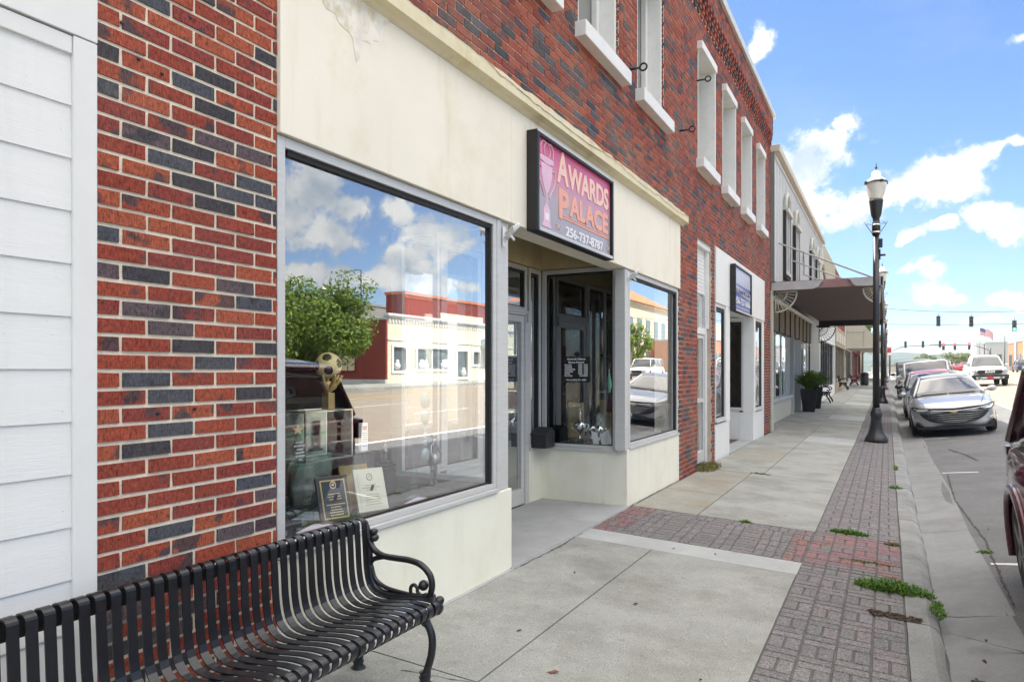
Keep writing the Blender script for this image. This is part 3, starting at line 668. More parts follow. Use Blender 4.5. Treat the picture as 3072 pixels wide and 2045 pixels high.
# ------------------------------------------------------------------ white sided building
WB = thing('sided_building', 'building clad in white lap siding with a white corner board beside the brick pier', 'building')
z = -.15; k = 0; m_ = MB()
m_.k = 0
while z < 2.6:
    m_.add([(.006, -2, z), (.006, 1.4915, z), (-.001, 1.4915, z+.187), (-.001, -2, z+.187), (-.003, -2, z), (-.003, 1.4915, z)], [(0, 1, 2, 3), (0, 1, 5, 4), (1, 2, 5)]); z += .186
m_.build('siding', 'white_siding', WB)
t_ = MB(); t_.box(-.04, .018, 1.492, 1.577, -.15, 2.70); t_.box(-.04, .012, -2, 1.49, 2.635, 2.698); t_.box(-.04, .02, -2, 1.577, 2.704, 8)
t_.build('corner_board', 'white_paint', WB, bevel=.003)
bx = MB(); bx.box(-12, -.041, -6, 1.576, -.2, 8); bx.build('wall', 'white_paint', WB)
gp = MB(); gp.box(-.3, -.03, 1.5775, 1.58, -.2, 7.8); gp.build('joint_filler', 'gasket', WB)
# ------------------------------------------------------------------ iron strap bench
def arc(cx, cz, r, a0, a1, n=8): return [(cx+r*math.cos(R(a0+(a1-a0)*i/n)), cz+r*math.sin(R(a0+(a1-a0)*i/n))) for i in range(n+1)]
def crspline(p, k=5):
    out_ = []
    for i in range(len(p)-1):
        a, b_, c, d = p[max(i-1, 0)], p[i], p[i+1], p[min(i+2, len(p)-1)]
        for j in range(k):
            t_ = j/k
            out_.append(tuple(.5*((2*b_[q])+(-a[q]+c[q])*t_+(2*a[q]-5*b_[q]+4*c[q]-d[q])*t_*t_+(-a[q]+3*b_[q]-3*c[q]+d[q])*t_**3) for q in range(len(b_))))
    return out_+[tuple(p[-1])]
def make_bench(L=1.86, n=34):       # local: x out from the wall, y along, z up ; origin on the ground at the far end, back at x=0
    T = thing('bench', 'x', 'bench')
    def BT_(x, z_):
        k = min(1, max(0, z_/.42)); return (x+.06*k-.02*(1-k)+.03*max(0, (z_-.45)/.35), z_ if z_ < .43 else .43+(z_-.43)*.88)
    prof = arc(.045, .80, .032, 200, 20, 7)+[(.082, .76), (.094, .68), (.105, .60), (.118, .53), (.14, .465), (.18, .425), (.24, .412), (.34, .42), (.44, .432), (.50, .432)]+arc(.52, .392, .038, 75, -75, 6)[0:]
    prof = [BT_(*q) for q in crspline(prof, 2)]
    st = MB(); w = .036; pitch = (L-.06)/(n-1); st.smooth = False
    for i in range(n):
        y0 = -.03-i*pitch - w/2; ring = []
        for q in range(len(prof)):
            a = prof[max(q-1, 0)]; c = prof[min(q+1, len(prof)-1)]; tx, tz = c[0]-a[0], c[1]-a[1]; l = math.hypot(tx, tz); nx, nz_ = -tz/l*.0028, tx/l*.0028
            x, z_ = prof[q]
            ring.append([(x+nx, y0, z_+nz_), (x+nx, y0+w, z_+nz_), (x-nx, y0+w, z_-nz_), (x-nx, y0, z_-nz_)])
        st.loft(ring)
    st.build('straps', 'black_metal', T)
    rl = MB(); rl.box(.098, .106, -L+.02, -.02, .70, .75); rl.box(.53, .538, -L+.02, -.02, .365, .41); rl.box(.31, .35, -L+.02, -.02, .395, .405)
    rl.build('rail', 'black_metal', T)
    for ye in (0, -L):
        e_ = MB()
        def tb(p, r, n_=8): e_.tube([(x, ye, z_) for x, z_ in map(lambda q: BT_(*q), crspline(p, 5))], r, n_)
        tb([(.05, .81), (.085, .74), (.1, .65), (.11, .56), (.14, .465), (.2, .42), (.34, .418), (.46, .432), (.53, .42), (.55, .385)], .017)
        fr_ = e_.build('end_frame', 'black_metal', T)
        am = MB()
        def ta(p, r, n_=10): am.tube([(x, ye, z_) for x, z_ in map(lambda q: BT_(*q), crspline(p, 5))], r, n_)
        ta([(.095, .70), (.13, .655), (.19, .628), (.27, .625), (.35, .625), (.42, .61), (.475, .565), (.495, .51), (.49, .455), (.47, .43)], .016)
        ta([(.11, .565), (.13, .60), (.19, .622)], .013); ta([(.12, .56), (.15, .49), (.22, .45), (.34, .435), (.42, .435)], .011)
        ta([(.375, .44), (.372, .475), (.39, .492), (.41, .478), (.415, .455), (.44, .44), (.468, .452)], .009); am.ball((.51, ye, .49), .026, 8)
        am.build('armrest', 'black_metal', T)
        for x, z_, r in ((.098, .755, .018), (.105, .72, .02), (.49, .435, .02), (.535, .425, .022)):
            kn = MB(); x, z_ = BT_(x, z_); kn.ball((x+(.012 if z_ > .6 else 0), ye+.012, z_), r, 7, (1, 1.3, 1)); kn.build('ornament', 'black_metal', T)
        kn = MB(); kn.lathe([(.03, -.02), (.034, 0), (.03, .02)], (.585, ye, .39), 14, 'y'); kn.build('ornament', 'black_metal', T)
        fl = MB(); fl.tube([(x, ye, z_) for x, z_ in map(lambda q: BT_(*q), crspline([(.42, .40), (.44, .345), (.5, .30), (.535, .24), (.545, .16), (.535, .08), (.535, .05)], 5))], [.024]*10+[.019]*16+[.022]*5, 9)
        fl.lathe([(.03, .07), (.022, .06), (.03, .045), (.024, .03), (.038, .012), (.045, 0)], (.518, ye, 0), 12); fl.lathe([(.026, -.012), (.02, 0), (.026, .012)], (.52, ye, .345), 10, 'y')
        fl.build('leg', 'black_metal', T)
        bl = MB(); bl.tube([(x, ye, z_) for x, z_ in map(lambda q: BT_(*q), crspline([(.30, .40), (.26, .34), (.2, .29), (.15, .22), (.125, .14), (.12, .05)], 5))], .019, 9)
        bl.lathe([(.028, .07), (.022, .06), (.03, .045), (.024, .03), (.038, .012), (.045, 0)], (.104, ye, 0), 12)
        bl.build('leg', 'black_metal', T)
    return T
BN = make_bench()
BN.location = (.045, 2.86, -.018); BN['label'] = 'long black steel strap bench in front of the brick pier, nearest bench'; BN['group'] = 'black iron benches along the shopfronts'
# open end-frame bench with cast sides and slats, further along
simple('bench_black', (.012, .012, .014), .7, spec=.2)
def make_park_bench():
    T = thing('bench', 'x', 'bench')
    for ye in (.0, -1.4):
        e_ = MB(); q = lambda p, r: e_.tube([(x, ye, z_) for x, z_ in crspline(p, 5)], r, 6)
        q([(-.02, .86), (.04, .66), (.1, .45), (.3, .42), (.48, .44)], .026); q([(.1, .45), (.12, .3), (.02, .1), (.0, 0)], .032); q([(.42, .43), (.4, .28), (.5, .12), (.54, 0)], .032)
        q([(.07, .62), (.2, .68), (.4, .67), (.5, .6), (.46, .52), (.4, .56)], .022); q([(.12, .3), (.28, .34), (.4, .28)], .022)
        e_.build('end_frame', 'bench_black', T)
    s_ = MB()
    for i in range(5): s_.box(.1+i*.08, .16+i*.08, -1.42, .02, .44, .455)
    s_.build('seat', 'bench_black', T); s_ = MB()
    for i in range(4):
        z_ = .52+i*.09; x = .075-i*.025; s_.box(x, x+.015, -1.42, .02, z_, z_+.055)
    s_.build('backrest', 'bench_black', T); return T
pb = make_park_bench(); pb.location = (-.12, 34.4, gz(0, 34)); pb['label'] = 'black iron bench beside the tall black planters'; pb['group'] = 'black iron benches along the shopfronts'
clone(pb, (-.1, 48.6, gz(0, 48)+.08), 0, 'black iron bench farther along, in front of the tan shopfront', 'black iron benches along the shopfronts')
clone(pb, (.0, 62, gz(0, 62)), 0, 'farthest black iron bench beside the dark litter bin', 'black iron benches along the shopfronts')

# ------------------------------------------------------------------ shop signs
emat = None
m, t, p = newmat('sign_face')
tcn = t.nodes.new('ShaderNodeTexCoord'); sp = t.nodes.new('ShaderNodeSeparateXYZ'); t.links.new(tcn.outputs['Generated'], sp.inputs[0])
c = ramp(t, sp.outputs['Z'], [(0, (.40, .37, .39)), (.4, (.47, .38, .40)), (.66, (.66, .26, .34)), (1, (.64, .06, .16))])
t.links.new(c, p.inputs['Base Color']); p.inputs['Roughness'].default_value = .25
simple('sign_orange', (.90, .40, .26), .3, var=.05); simple('sign_peach', (.92, .60, .46), .3, var=.05); simple('sign_white', (.85, .84, .84), .3, var=.02)
simple('sign_pink', (.80, .50, .60), .3, var=.1, scale=12); simple('sign_blue', (.12, .17, .48), .3, var=.03); simple('sign_grey', (.52, .5, .58), .3, var=.05); simple('sign_navytext', (.12, .12, .2), .4)
def signbox(name, label, y0, y1, z0, z1, face, d=.12):
    T = thing(name, label, 'sign', (0, 0, 0))
    f = MB(); t_ = .035
    f.box(.022, d, y0, y0+t_, z0, z1); f.box(.022, d, y1-t_, y1, z0, z1); f.box(.022, d, y0+t_, y1-t_, z0, z0+t_); f.box(.022, d, y0+t_, y1-t_, z1-t_, z1)
    f.build('frame', 'black_paint', T, bevel=.003)
    l = MB(); l.box(d-.004, d+.004, y0+t_, y1-t_, z0+t_*.2, z0+t_); l.box(d-.004, d+.004, y0+.0, y1-.0, z1-t_*.5, z1-.001); l.build('trim', 'aluminium', T)
    q = MB(); q.box(.05, d-.03, y0+t_, y1-t_, z0+t_, z1-t_); q.build('face', face, T); return T
SG = signbox('shop_sign', 'pink and grey framed shop sign with a trophy, reading AWARDS PALACE', 5.04, 6.80, 2.625, 3.425, 'sign_face')
xf = .093; rt, upv = (0, 1, 0), (0, 0, 1)
def word(s, size, y, z, mat, gap=.0, big=None, sx=.62, drop=0, par=SG, x=xf, bold=.012):
    text('lettering', s, size, mat, par, (x, y, z), rt, upv, .005, sx=sx, bold=bold*size/.2)
def wfit(s, y0, y1, z0, z1, mat, par=SG, x=xf, bold=.006): text('lettering', s, .3, mat, par, (x, y0, z0), rt, upv, .005, sx=1, bold=bold, fit=y1-y0, cap=z1-z0)
wfit('A', 5.47, 5.71, 3.11, 3.385, 'sign_peach', bold=.010); wfit('WARDS', 5.70, 6.715, 3.105, 3.315, 'sign_peach', bold=.010)
wfit('P', 5.51, 5.72, 2.81, 3.07, 'sign_orange', bold=.012); wfit('ALACE', 5.73, 6.70, 2.865, 3.06, 'sign_orange', bold=.012)
u_ = MB(); u_.box(xf-.003, xf+.002, 5.60, 6.72, 2.822, 2.838); u_.box(xf-.003, xf+.002, 5.60, 6.72, 2.845, 2.853); u_.build('underline', 'sign_orange', SG)
wfit('256-737-8787', 5.66, 6.56, 2.68, 2.77, 'sign_white', bold=.008)
fl = MB()
for s_, yb in ((1, 5.5), (-1, 6.70)):
    pts = [(xf, yb+s_*(.10*i/10-.06), 2.735+.018*math.sin(i*.9)) for i in range(11)]; fl.tube(pts, .0025, 4)
    pts = [(xf, yb+s_*(.08*i/10-.05), 2.72-.014*math.sin(i*.8)) for i in range(11)]; fl.tube(pts, .002, 4)
fl.build('flourish', 'sign_peach', SG)
# trophy drawing on the sign, flat relief
tp = MB(); cy = 5.27
def disc(mb, prof, x): 
    pts = [(x, cy-r, z_) for r, z_ in prof]+[(x, cy+r, z_) for r, z_ in prof[::-1]]; mb.prism(pts, (.004, 0, 0))
disc(tp, [(.085, 2.69), (.085, 2.71), (.065, 2.72), (.062, 2.83), (.05, 2.84), (.035, 2.86), (.012, 2.88), (.01, 2.96), (.03, 2.985), (.07, 3.04), (.095, 3.1), (.105, 3.17), (.11, 3.2)], xf-.004)
disc(tp, [(.02, 3.205), (.125, 3.22), (.13, 3.245), (.12, 3.26), (.02, 3.262)], xf-.003)
for s_ in (-1, 1):
    tp.tube([(xf, cy+s_*a, z_) for a, z_ in crspline([(.105, 3.16), (.15, 3.17), (.165, 3.12), (.14, 3.05), (.08, 2.98), (.05, 2.93)], 4)], .005, 5)
    tp.tube([(xf, cy+s_*a, z_) for a, z_ in crspline([(.11, 3.26), (.12, 3.33), (.08, 3.375), (.02, 3.37)], 4)], .006, 5); tp.tube([(xf, cy+s_*a, z_) for a, z_ in crspline([(.04, 3.26), (.06, 3.32), (.03, 3.365), (.0, 3.375)], 4)], .005, 5)
tp.build('trophy_emblem', 'sign_pink', SG); tp = MB(); tp.box(xf, xf+.002, cy-.035, cy+.035, 2.745, 2.805); tp.build('emblem_plate', 'sign_white', SG)
S2 = signbox('shop_sign', 'blue and pale grey framed sign over the white shopfront doorway', 13.31, 15.06, 2.60, 3.46, 'sign_blue')
q = MB(); q.box(.09, .093, 13.35, 15.02, 3.12, 3.42); q.prism([(.093, 13.35, 3.10), (.093, 13.35, 2.98), (.093, 15.02, 2.90), (.093, 15.02, 3.04)], (.002, 0, 0)); q.build('face_panel', 'sign_grey', S2)
kw = dict(par=S2, x=.097)

wfit('Dr. David W. Cole', 13.42, 14.9, 2.965, 3.045, 'sign_navytext', S2, .099, .001)
wfit('256-727-5656', 13.40, 14.98, 2.755, 2.885, 'sign_white', S2, .097); b_ = MB(); b_.box(.093, .095, 13.5, 14.9, 2.69, 2.715); b_.build('small_print', 'sign_grey', S2)
# hours sign inside the porch window
HS = thing('hours_sign', 'black store hours sign with white lettering hanging in the porch window', 'sign')
hb = MB(); hb.box(-.785, -.455, 7.595, 7.60, 1.38, 1.675); hb.build('panel', 'black_paint', HS)
hx = (1, 0, 0)
def hw(s, size, x, z_, al='LEFT', sx=1.15): text('lettering', s, size, 'sign_white', HS, (x, 7.592, z_), hx, upv, .002, align=al, sx=sx, bold=.0012)
hw('Awards Palace', .034, -.62, 1.638, 'CENTER'); hw('Store Hours', .034, -.62, 1.60, 'CENTER')
for i, (d_, h_) in enumerate((('Monday', '9:00 - 5:00'), ('Tuesday', '9:00 - 5:00'), ('Wednesday', '9:00 - 5:00'), ('Thursday', '9:00 - 5:00'), ('Friday', '9:00 - 5:00'), ('Saturday', 'CLOSED'))):
    hw(d_, .024, -.765, 1.572-i*.0245); hw(h_, .024, -.477, 1.572-i*.0245, 'RIGHT')
hw('Phone# (256) 737 - 8787', .023, -.62, 1.40, 'CENTER', 1.05)
sc_ = MB(); sc_.lathe([(.028, 0), (.025, .008), (.01, .012)], (-.62, 7.595, 1.705), 14, 'y'); sc_.build('suction_cup', 'black_paint', HS)
# flag brackets
def bracket(y, x, z, label):
    T = thing('flagpole_bracket', label, 'bracket', (x, y, z), 0, 'white flagpole brackets on the window posts')
    b_ = MB(); b_.box(0, .006, -.022, .022, -.09, .06); b_.tube([(0, 0, -.06), (.05, 0, -.02), (.07, 0, .02)], .006, 6); b_.build('plate', 'white_paint', T, bevel=.002)
    b_ = MB(); b_.tube([(.02, 0, -.03), (.13, 0, .07)], .019, 10); b_.build('socket', 'white_paint', T); b_ = MB(); b_.tube([(.02, -.02, .0), (.1, -.03, .05), (.10, -.03, .0)], .006, 6); b_.tube([(.05, 0, .0), (.09, 0, -.05)], .011, 6); b_.build('arm', 'white_paint', T)
    return T
bracket(4.70, 0, 2.54, 'white flagpole bracket on the post right of the large window'); bracket(7.60, 0, 2.56, 'white flagpole bracket on the post left of the second window')
# black letter box on the porch sill
MBX = thing('letter_box', 'black metal drop box with a sloped lid on the porch window sill', 'drop box', (-.97, 7.42, .63))
b_ = MB(); b_.prism([(-.075, -.13, 0), (-.075, .12, 0), (-.075, .12, .19), (-.075, .03, .22), (-.075, -.13, .16)], (.18, 0, 0)); b_.build('box', 'dark_metal', MBX, bevel=.008)
b_ = MB(); b_.prism([(-.085, -.15, .155), (-.085, .03, .225), (-.085, .03, .235), (-.085, -.15, .165)], (.2, 0, 0)); b_.build('lid', 'dark_metal', MBX)

# ------------------------------------------------------------------ things in the big window
ZP = .655
BT = thing('football_trophy', 'gold and black soccer ball trophy held up by a cupped hand on the glass case', 'trophy', (-.41, 3.25, 1.285))
m, t, p = newmat('ball_skin')
bs_ = MB(); phi = (1+5**.5)/2
ico = [Vector(v).normalized() for v in [(0, s1, s2*phi) for s1 in (-1, 1) for s2 in (-1, 1)]+[(s1, s2*phi, 0) for s1 in (-1, 1) for s2 in (-1, 1)]+[(s2*phi, 0, s1) for s1 in (-1, 1) for s2 in (-1, 1)]]
rotb = Euler((.25, .35, .3)).to_matrix()
ico = [rotb @ v for v in ico]
bm = bmesh.new(); bmesh.ops.create_icosphere(bm, subdivisions=5, radius=.08)
me = bpy.data.meshes.new('ball'); me.materials.append(MATS['gold_matt']); me.materials.append(MATS['black_paint']); 
bm.faces.ensure_lookup_table()
edges_ = [(a, b_) for i, a in enumerate(ico) for b_ in ico[i+1:] if (a-b_).length < 1.1]
for f in bm.faces:
    c_ = f.calc_center_median().normalized(); dd = sorted([c_.angle(v) for v in ico])[:3]
    f.material_index = 1 if dd[0] < .35 else 0; f.smooth = True
bm.verts.ensure_lookup_table()
for v in bm.verts:
    c_ = v.co.normalized(); dd = sorted([c_.angle(q) for q in ico])
    if dd[0] > .33 and dd[1]-dd[0] < .035: v.co *= .978
bm.to_mesh(me); bm.free(); o_ = bpy.data.objects.new('ball', me); S.collection.objects.link(o_); o_.parent = BT; o_.location = (0, 0, .262)
hd = MB()
for k in range(5):
    a = R(-70+k*52); pts = [(.012*math.cos(a), .012*math.sin(a), .12), (.045*math.cos(a), .045*math.sin(a), .15), (.068*math.cos(a), .068*math.sin(a), .18), (.082*math.cos(a), .082*math.sin(a), .205)]
    hd.tube(crspline(pts, 4), [.018]*4+[.013]*5+[.009]*4, 8)
hd.lathe([(.016, .02), (.017, .1), (.03, .135), (.05, .165), (.03, .17)], (0, 0, 0), 14)
hd.build('hand', 'gold', BT); b_ = MB(); b_.box(-.028, .028, -.028, .028, 0, .1); b_.build('stem', 'gold', BT, bevel=.004)
def glass_box(name, label, x0, x1, y0, y1, z0, z1, frame='chrome', fr_=.008, shelf=None, inside=True):
    T = thing(name, label, 'display case', ((x0+x1)/2, (y0+y1)/2, z0)); ax, ay, h = (x1-x0)/2, (y1-y0)/2, z1-z0
    f = MB()
    for sx in (-1, 1):
        for sy in (-1, 1): f.box(sx*ax-fr_ if sx > 0 else -ax, ax if sx > 0 else -ax+fr_, sy*ay-fr_ if sy > 0 else -ay, ay if sy > 0 else -ay+fr_, 0, h)
    for zz in (0, h-fr_):
        f.box(-ax+fr_, ax-fr_, -ay, -ay+fr_, zz, zz+fr_); f.box(-ax+fr_, ax-fr_, ay-fr_, ay, zz, zz+fr_); f.box(ax-fr_, ax, -ay+fr_, ay-fr_, zz, zz+fr_); f.box(-ax, -ax+fr_, -ay+fr_, ay-fr_, zz, zz+fr_)
    f.build('frame', frame, T)
    g_ = MB(); e = .003; g_.quad((ax-e, -ay+fr_, fr_), (ax-e, ay-fr_, fr_), (ax-e, ay-fr_, h-fr_), (ax-e, -ay+fr_, h-fr_)); g_.quad((-ax+fr_, -ay+e, fr_), (ax-fr_, -ay+e, fr_), (ax-fr_, -ay+e, h-fr_), (-ax+fr_, -ay+e, h-fr_))
    g_.quad((-ax, -ay, h-e), (ax, -ay, h-e), (ax, ay, h-e), (-ax, ay, h-e)); g_.build('glass', 'clear_glass', T)
    if inside:
        b2_ = MB(); b2_.quad((-ax+.02, -ay+.02, .01), (-ax+.02, ay-.02, .01), (-ax+.02, ay-.02, h-.01), (-ax+.02, -ay+.02, h-.01)); b2_.build('mirror_back', 'mirror', T)
    if shelf:
        s_ = MB(); s_.box(-ax+.02, ax-.01, -ay+.01, ay-.01, shelf, shelf+.006); s_.build('shelf', 'clear_glass', T)
    return T
simple('mirror', (.42, .46, .46), .12, metal=1)
glass_box('glass_case', 'upper mirrored glass display case carrying the soccer ball trophy', -.62, -.40, 3.05, 3.46, .985, 1.28, shelf=.14)
glass_box('glass_case', 'low glass display case beneath the gold star award at the left of the window', -.65, -.30, 2.52, 3.02, .68, .98, frame='clear_glass', inside=False)
glass_box('glass_case', 'dark glass display case below the upper mirrored case', -.72, -.42, 3.06, 3.62, .66, .98, frame='clear_glass', inside=True)
glass_box('glass_case', 'small low glass case behind the cream plaque', -.75, -.55, 3.64, 4.0, .66, .96, frame='clear_glass', inside=False)
ST = thing('star_award', 'clear pyramid award topped with a gold star', 'award', (-.38, 2.97, .985))
sp_ = [(math.cos(R(90+36*i))*(.032 if i % 2 == 0 else .013), math.sin(R(90+36*i))*(.032 if i % 2 == 0 else .013)) for i in range(10)]
rz_ = Matrix.Rotation(R(-60), 4, 'Z')
b_ = MB(); b_.prism([(0, a, .20+z_) for a, z_ in sp_], (.008, 0, 0)); b_.xf(Matrix.Rotation(R(-35), 4, 'Z')); b_.build('star', 'gold_matt', ST)
b_ = MB(); b_.loft([[(s1*a, s2*b2, z_) for s1, s2 in ((-1, -1), (1, -1), (1, 1), (-1, 1))] for a, b2, z_ in ((.02, .05, .01), (.008, .012, .19))]); b_.build('pyramid', 'clear_glass', ST)
b_ = MB(); b_.box(-.025, .025, -.06, .06, 0, .01); b_.build('base', 'clear_glass', ST, bevel=.002)
for i, s_ in enumerate(('CHAMBER', 'OF COMMERCE', 'AWARD', 'VOLUNTEER', 'OF THE YEAR', '2011')):
    text('lettering', s_, .012, 'sign_white', ST, (.022-.0021*(5-i), 0, .125-i*.019), (0, 1, 0), upv, .001, align='CENTER', bold=.0004)
OB = thing('tower_award', 'white printed tower award on a black foot beside the upper glass case', 'award', (-.40, 3.56, .985))
b_ = MB(); b_.box(-.03, .03, -.04, .04, 0, .02); b_.build('base', 'black_paint', OB, bevel=.003); b_ = MB(); b_.box(-.012, .012, -.032, .032, .02, .2); b_.build('panel', 'sign_white', OB, bevel=.003)
b_ = MB()
b_.box(.0125, .0135, -.02, .02, .155, .18); b_.build('emblem', simple('red_ink', (.5, .03, .05), .5), OB)
b_ = MB(); [b_.box(.0125, .0132, -.022, .022, .135-i*.014, .139-i*.014) for i in range(7)]; b_.build('print', 'sign_navytext', OB)
def plaque(label, y, x, w, h, rim, face, tilt=18, turn=-20, gold=True):
    T = thing('plaque', label, 'plaque', (x, y, ZP), R(turn)); Mx = Matrix.Rotation(R(-tilt), 4, 'Y')
    def pt(mb): mb.xf(Mx)
    b_ = MB(); b_.box(-.02, 0, -w/2, w/2, 0.004, h); pt(b_); b_.build('board', rim, T, bevel=.004)
    b_ = MB(); b_.box(.0, .002, -w/2+.022, w/2-.022, .025, h-.022); pt(b_); b_.build('border', 'gold' if gold else face, T)
    b_ = MB(); b_.box(.002, .003, -w/2+.03, w/2-.03, .034, h-.03); pt(b_); b_.build('plate', face, T)
    tm = 'gold_matt' if gold else 'print_brown'; n_ = 9
    for i in range(n_):
        ww = random.uniform(.5, 1)*(w*.3); b_ = MB(); z_ = h*.60-i*h*.055
        if i in (3, ): continue
        k_ = -ww
        while k_ < ww: q_ = random.uniform(.004, .011); b_.box(.003, .0036, k_, k_+q_, z_, z_+h*.02); k_ += q_+.0025
        pt(b_); b_.build('lettering', tm, T)
    b_ = MB(); b_.tube([(.004, .018*math.cos(k*.524), h*.80+.02*math.sin(k*.524)) for k in range(12)], .003, 5, closed=True); b_.box(.003, .004, -.006, .006, h*.79, h*.82); pt(b_); b_.build('emblem', tm, T)
    bk_ = MB(); bk_.prism([(-.02, -.01, h*.6), (-.02, .01, h*.6), (-.022, .01, h*.58), (-.022, -.01, h*.58)], (-.07, 0, -h*.55)); bk_.build('stand', 'black_paint', T)
    return T
simple('print_brown', (.45, .33, .22), .6); simple('plaque_brown', (.045, .03, .022), .3, coat=.5); simple('plaque_cream', (.72, .70, .55), .4); simple('plaque_dark', (.03, .032, .035), .3, coat=.4)
plaque('dark wooden plaque with a gold bordered black plate', 3.10, -.20, .20, .27, 'plaque_brown', 'plaque_dark')
plaque('cream marble-look plaque leaning behind the dark one', 3.45, -.22, .21, .27, 'plaque_cream', 'plaque_cream', gold=False)
plaque('tan wooden plaque partly hidden behind the cream plaque', 3.48, -.36, .2, .28, 'wood_tan', 'wood_tan', gold=False)
def flatpaper(y, x, a, label, s=.24):
    T = thing('paper_sheet', label, 'paper', (x, y, ZP+.003), R(a)); b_ = MB(); b_.box(-s*.37, s*.37, -s/2, s/2, 0, .0015); b_.build('sheet', 'paper', T)
    b_ = MB(); [b_.box(-s*.25+i*.022, -s*.25+i*.022+.004, -s*.3, s*.3*random.uniform(.5, 1), .0016, .002) for i in range(7)]; b_.build('print', simple('print_lilac', (.5, .42, .6), .8), T)
flatpaper(2.93, -.17, 20, 'lilac paper sheet lying nearest the bench end of the window'); flatpaper(3.17, -.45, 25, 'lilac paper sheet lying behind the dark plaque'); flatpaper(3.87, -.15, 15, 'lilac paper sheet lying below the clear glass awards')
def glass_award(y, x, kind, label):
    T = thing('glass_award', label, 'award', (x, y, ZP))
    b_ = MB(); b_.box(-.03, .03, -.05, .05, 0, .014); b_.build('base', 'clear_glass', T, bevel=.003)
    if kind: b_ = MB(); b_.prism([(0, .042*math.cos(k*.524)*(1-.25*math.sin(k*.524)), .12+.10*math.sin(k*.524)) for k in range(12)], (.012, 0, 0))
    else: b_ = MB(); b_.box(0, .01, -.04, .04, .014, .19)
    b_.build('plate', 'clear_glass', T, bevel=.002)
glass_award(3.92, -.27, 1, 'clear oval crystal award on the window carpet'); glass_award(4.05, -.48, 0, 'clear rectangular glass award standing behind the oval one')
def figurine(loc, h, label, mat='pewter', base='black_paint', pose=0):
    T = thing('figurine', label, 'figurine', loc); k = h
    b_ = MB(); b_.box(-.055, .055, -.055, .055, 0, .02); b_.box(-.04, .04, -.04, .04, .02, .04); b_.build('base', base, T, bevel=.003)
    z0 = .04; f = MB(); pt = lambda x, y, z_: (x*k, y*k, z0+z_*k)
    bm = bmesh.new(); sk = [((0, 0, .50), .07), ((0, 0, .62), .055), ((0, 0, .76), .075), ((0, 0, .84), .035), ((0, 0, .93), .06), ((0, .05, .28), .045), ((.0, .05, .03), .025), ((.05, .06, .0), .02), ((0, -.05, .28), .045), ((-.03, -.06, .03), .025), ((.03, -.07, .0), .02), ((0, .11, .78), .03), ((.04, .15, .62), .024), ((.1, .07, .66), .02), ((0, -.11, .78), .03), ((.03, -.16, .63 if not pose else .95), .024), ((.08, -.1, .5 if not pose else 1.1), .02)]
    ed = [(0, 1), (1, 2), (2, 3), (3, 4), (0, 5), (5, 6), (6, 7), (0, 8), (8, 9), (9, 10), (2, 11), (11, 12), (12, 13), (2, 14), (14, 15), (15, 16)]
    me = bpy.data.meshes.new('body'); me.from_pydata([pt(*q[0]) for q in sk], ed, []); me.materials.append(MATS[mat]); bo = bpy.data.objects.new('body', me); S.collection.objects.link(bo); bo.parent = T
    bo.modifiers.new('k', 'SKIN'); bo.modifiers.new('s', 'SUBSURF').levels = 1
    for i, q in enumerate(sk): me.skin_vertices[0].data[i].radius = (q[1]*k, q[1]*k)
    me.skin_vertices[0].data[0].use_root = True
    s_ = MB(); s_.lathe([(.075*k, z0+.62*k), (.10*k, z0+.5*k), (.13*k, z0+.40*k), (.10*k, z0+.40*k)], (0, 0, 0), 16); s_.build('skirt', mat, T)
    s_ = MB(); s_.ball((-.01*k, 0, z0+.97*k), .068*k, 7, (1.1, 1, .9)); s_.build('hair', mat, T)
    return T
simple('pewter', (.35, .36, .36), .3, metal=.8, var=.2, scale=30)
figurine((-.36, 4.30, ZP), .36, 'pewter female golfer figurine on a black square foot')
figurine((-.55, 3.98, ZP+.19), .14, 'tiny silver figure on a slim stand behind the glass awards')
b_ = MB(); b_.box(-.60, -.50, 3.93, 4.03, ZP, ZP+.188); tag(b_.build('display_riser', 'dark_metal'), 'small dark riser block under the tiny silver figure', 'riser')
rl_ = MB(); rl_.tube([(-.5, 2.6, ZP+.12), (-.5, 3.0, ZP+.12)], .025, 12); tag(rl_.build('rolled_mat', 'dark_metal'), 'dark rolled tube lying in the low glass case', 'roll')
# stickers on the glass
sk_ = MB()
for z_, r in ((1.33, .055), (1.22, .05), (.98, .045)): sk_.lathe([(r, -.0005), (r, .0005)], (-.046, 3.74, z_), 20, 'x')
for z_ in (1.16, 1.11, 1.06): sk_.box(-.0465, -.0455, 3.72, 3.76, z_-.02, z_+.02)
tag(sk_.build('window_sticker', simple('sticker', (.26, .33, .33), .4)), 'column of pale round stickers stuck on the large shop window', 'sticker')
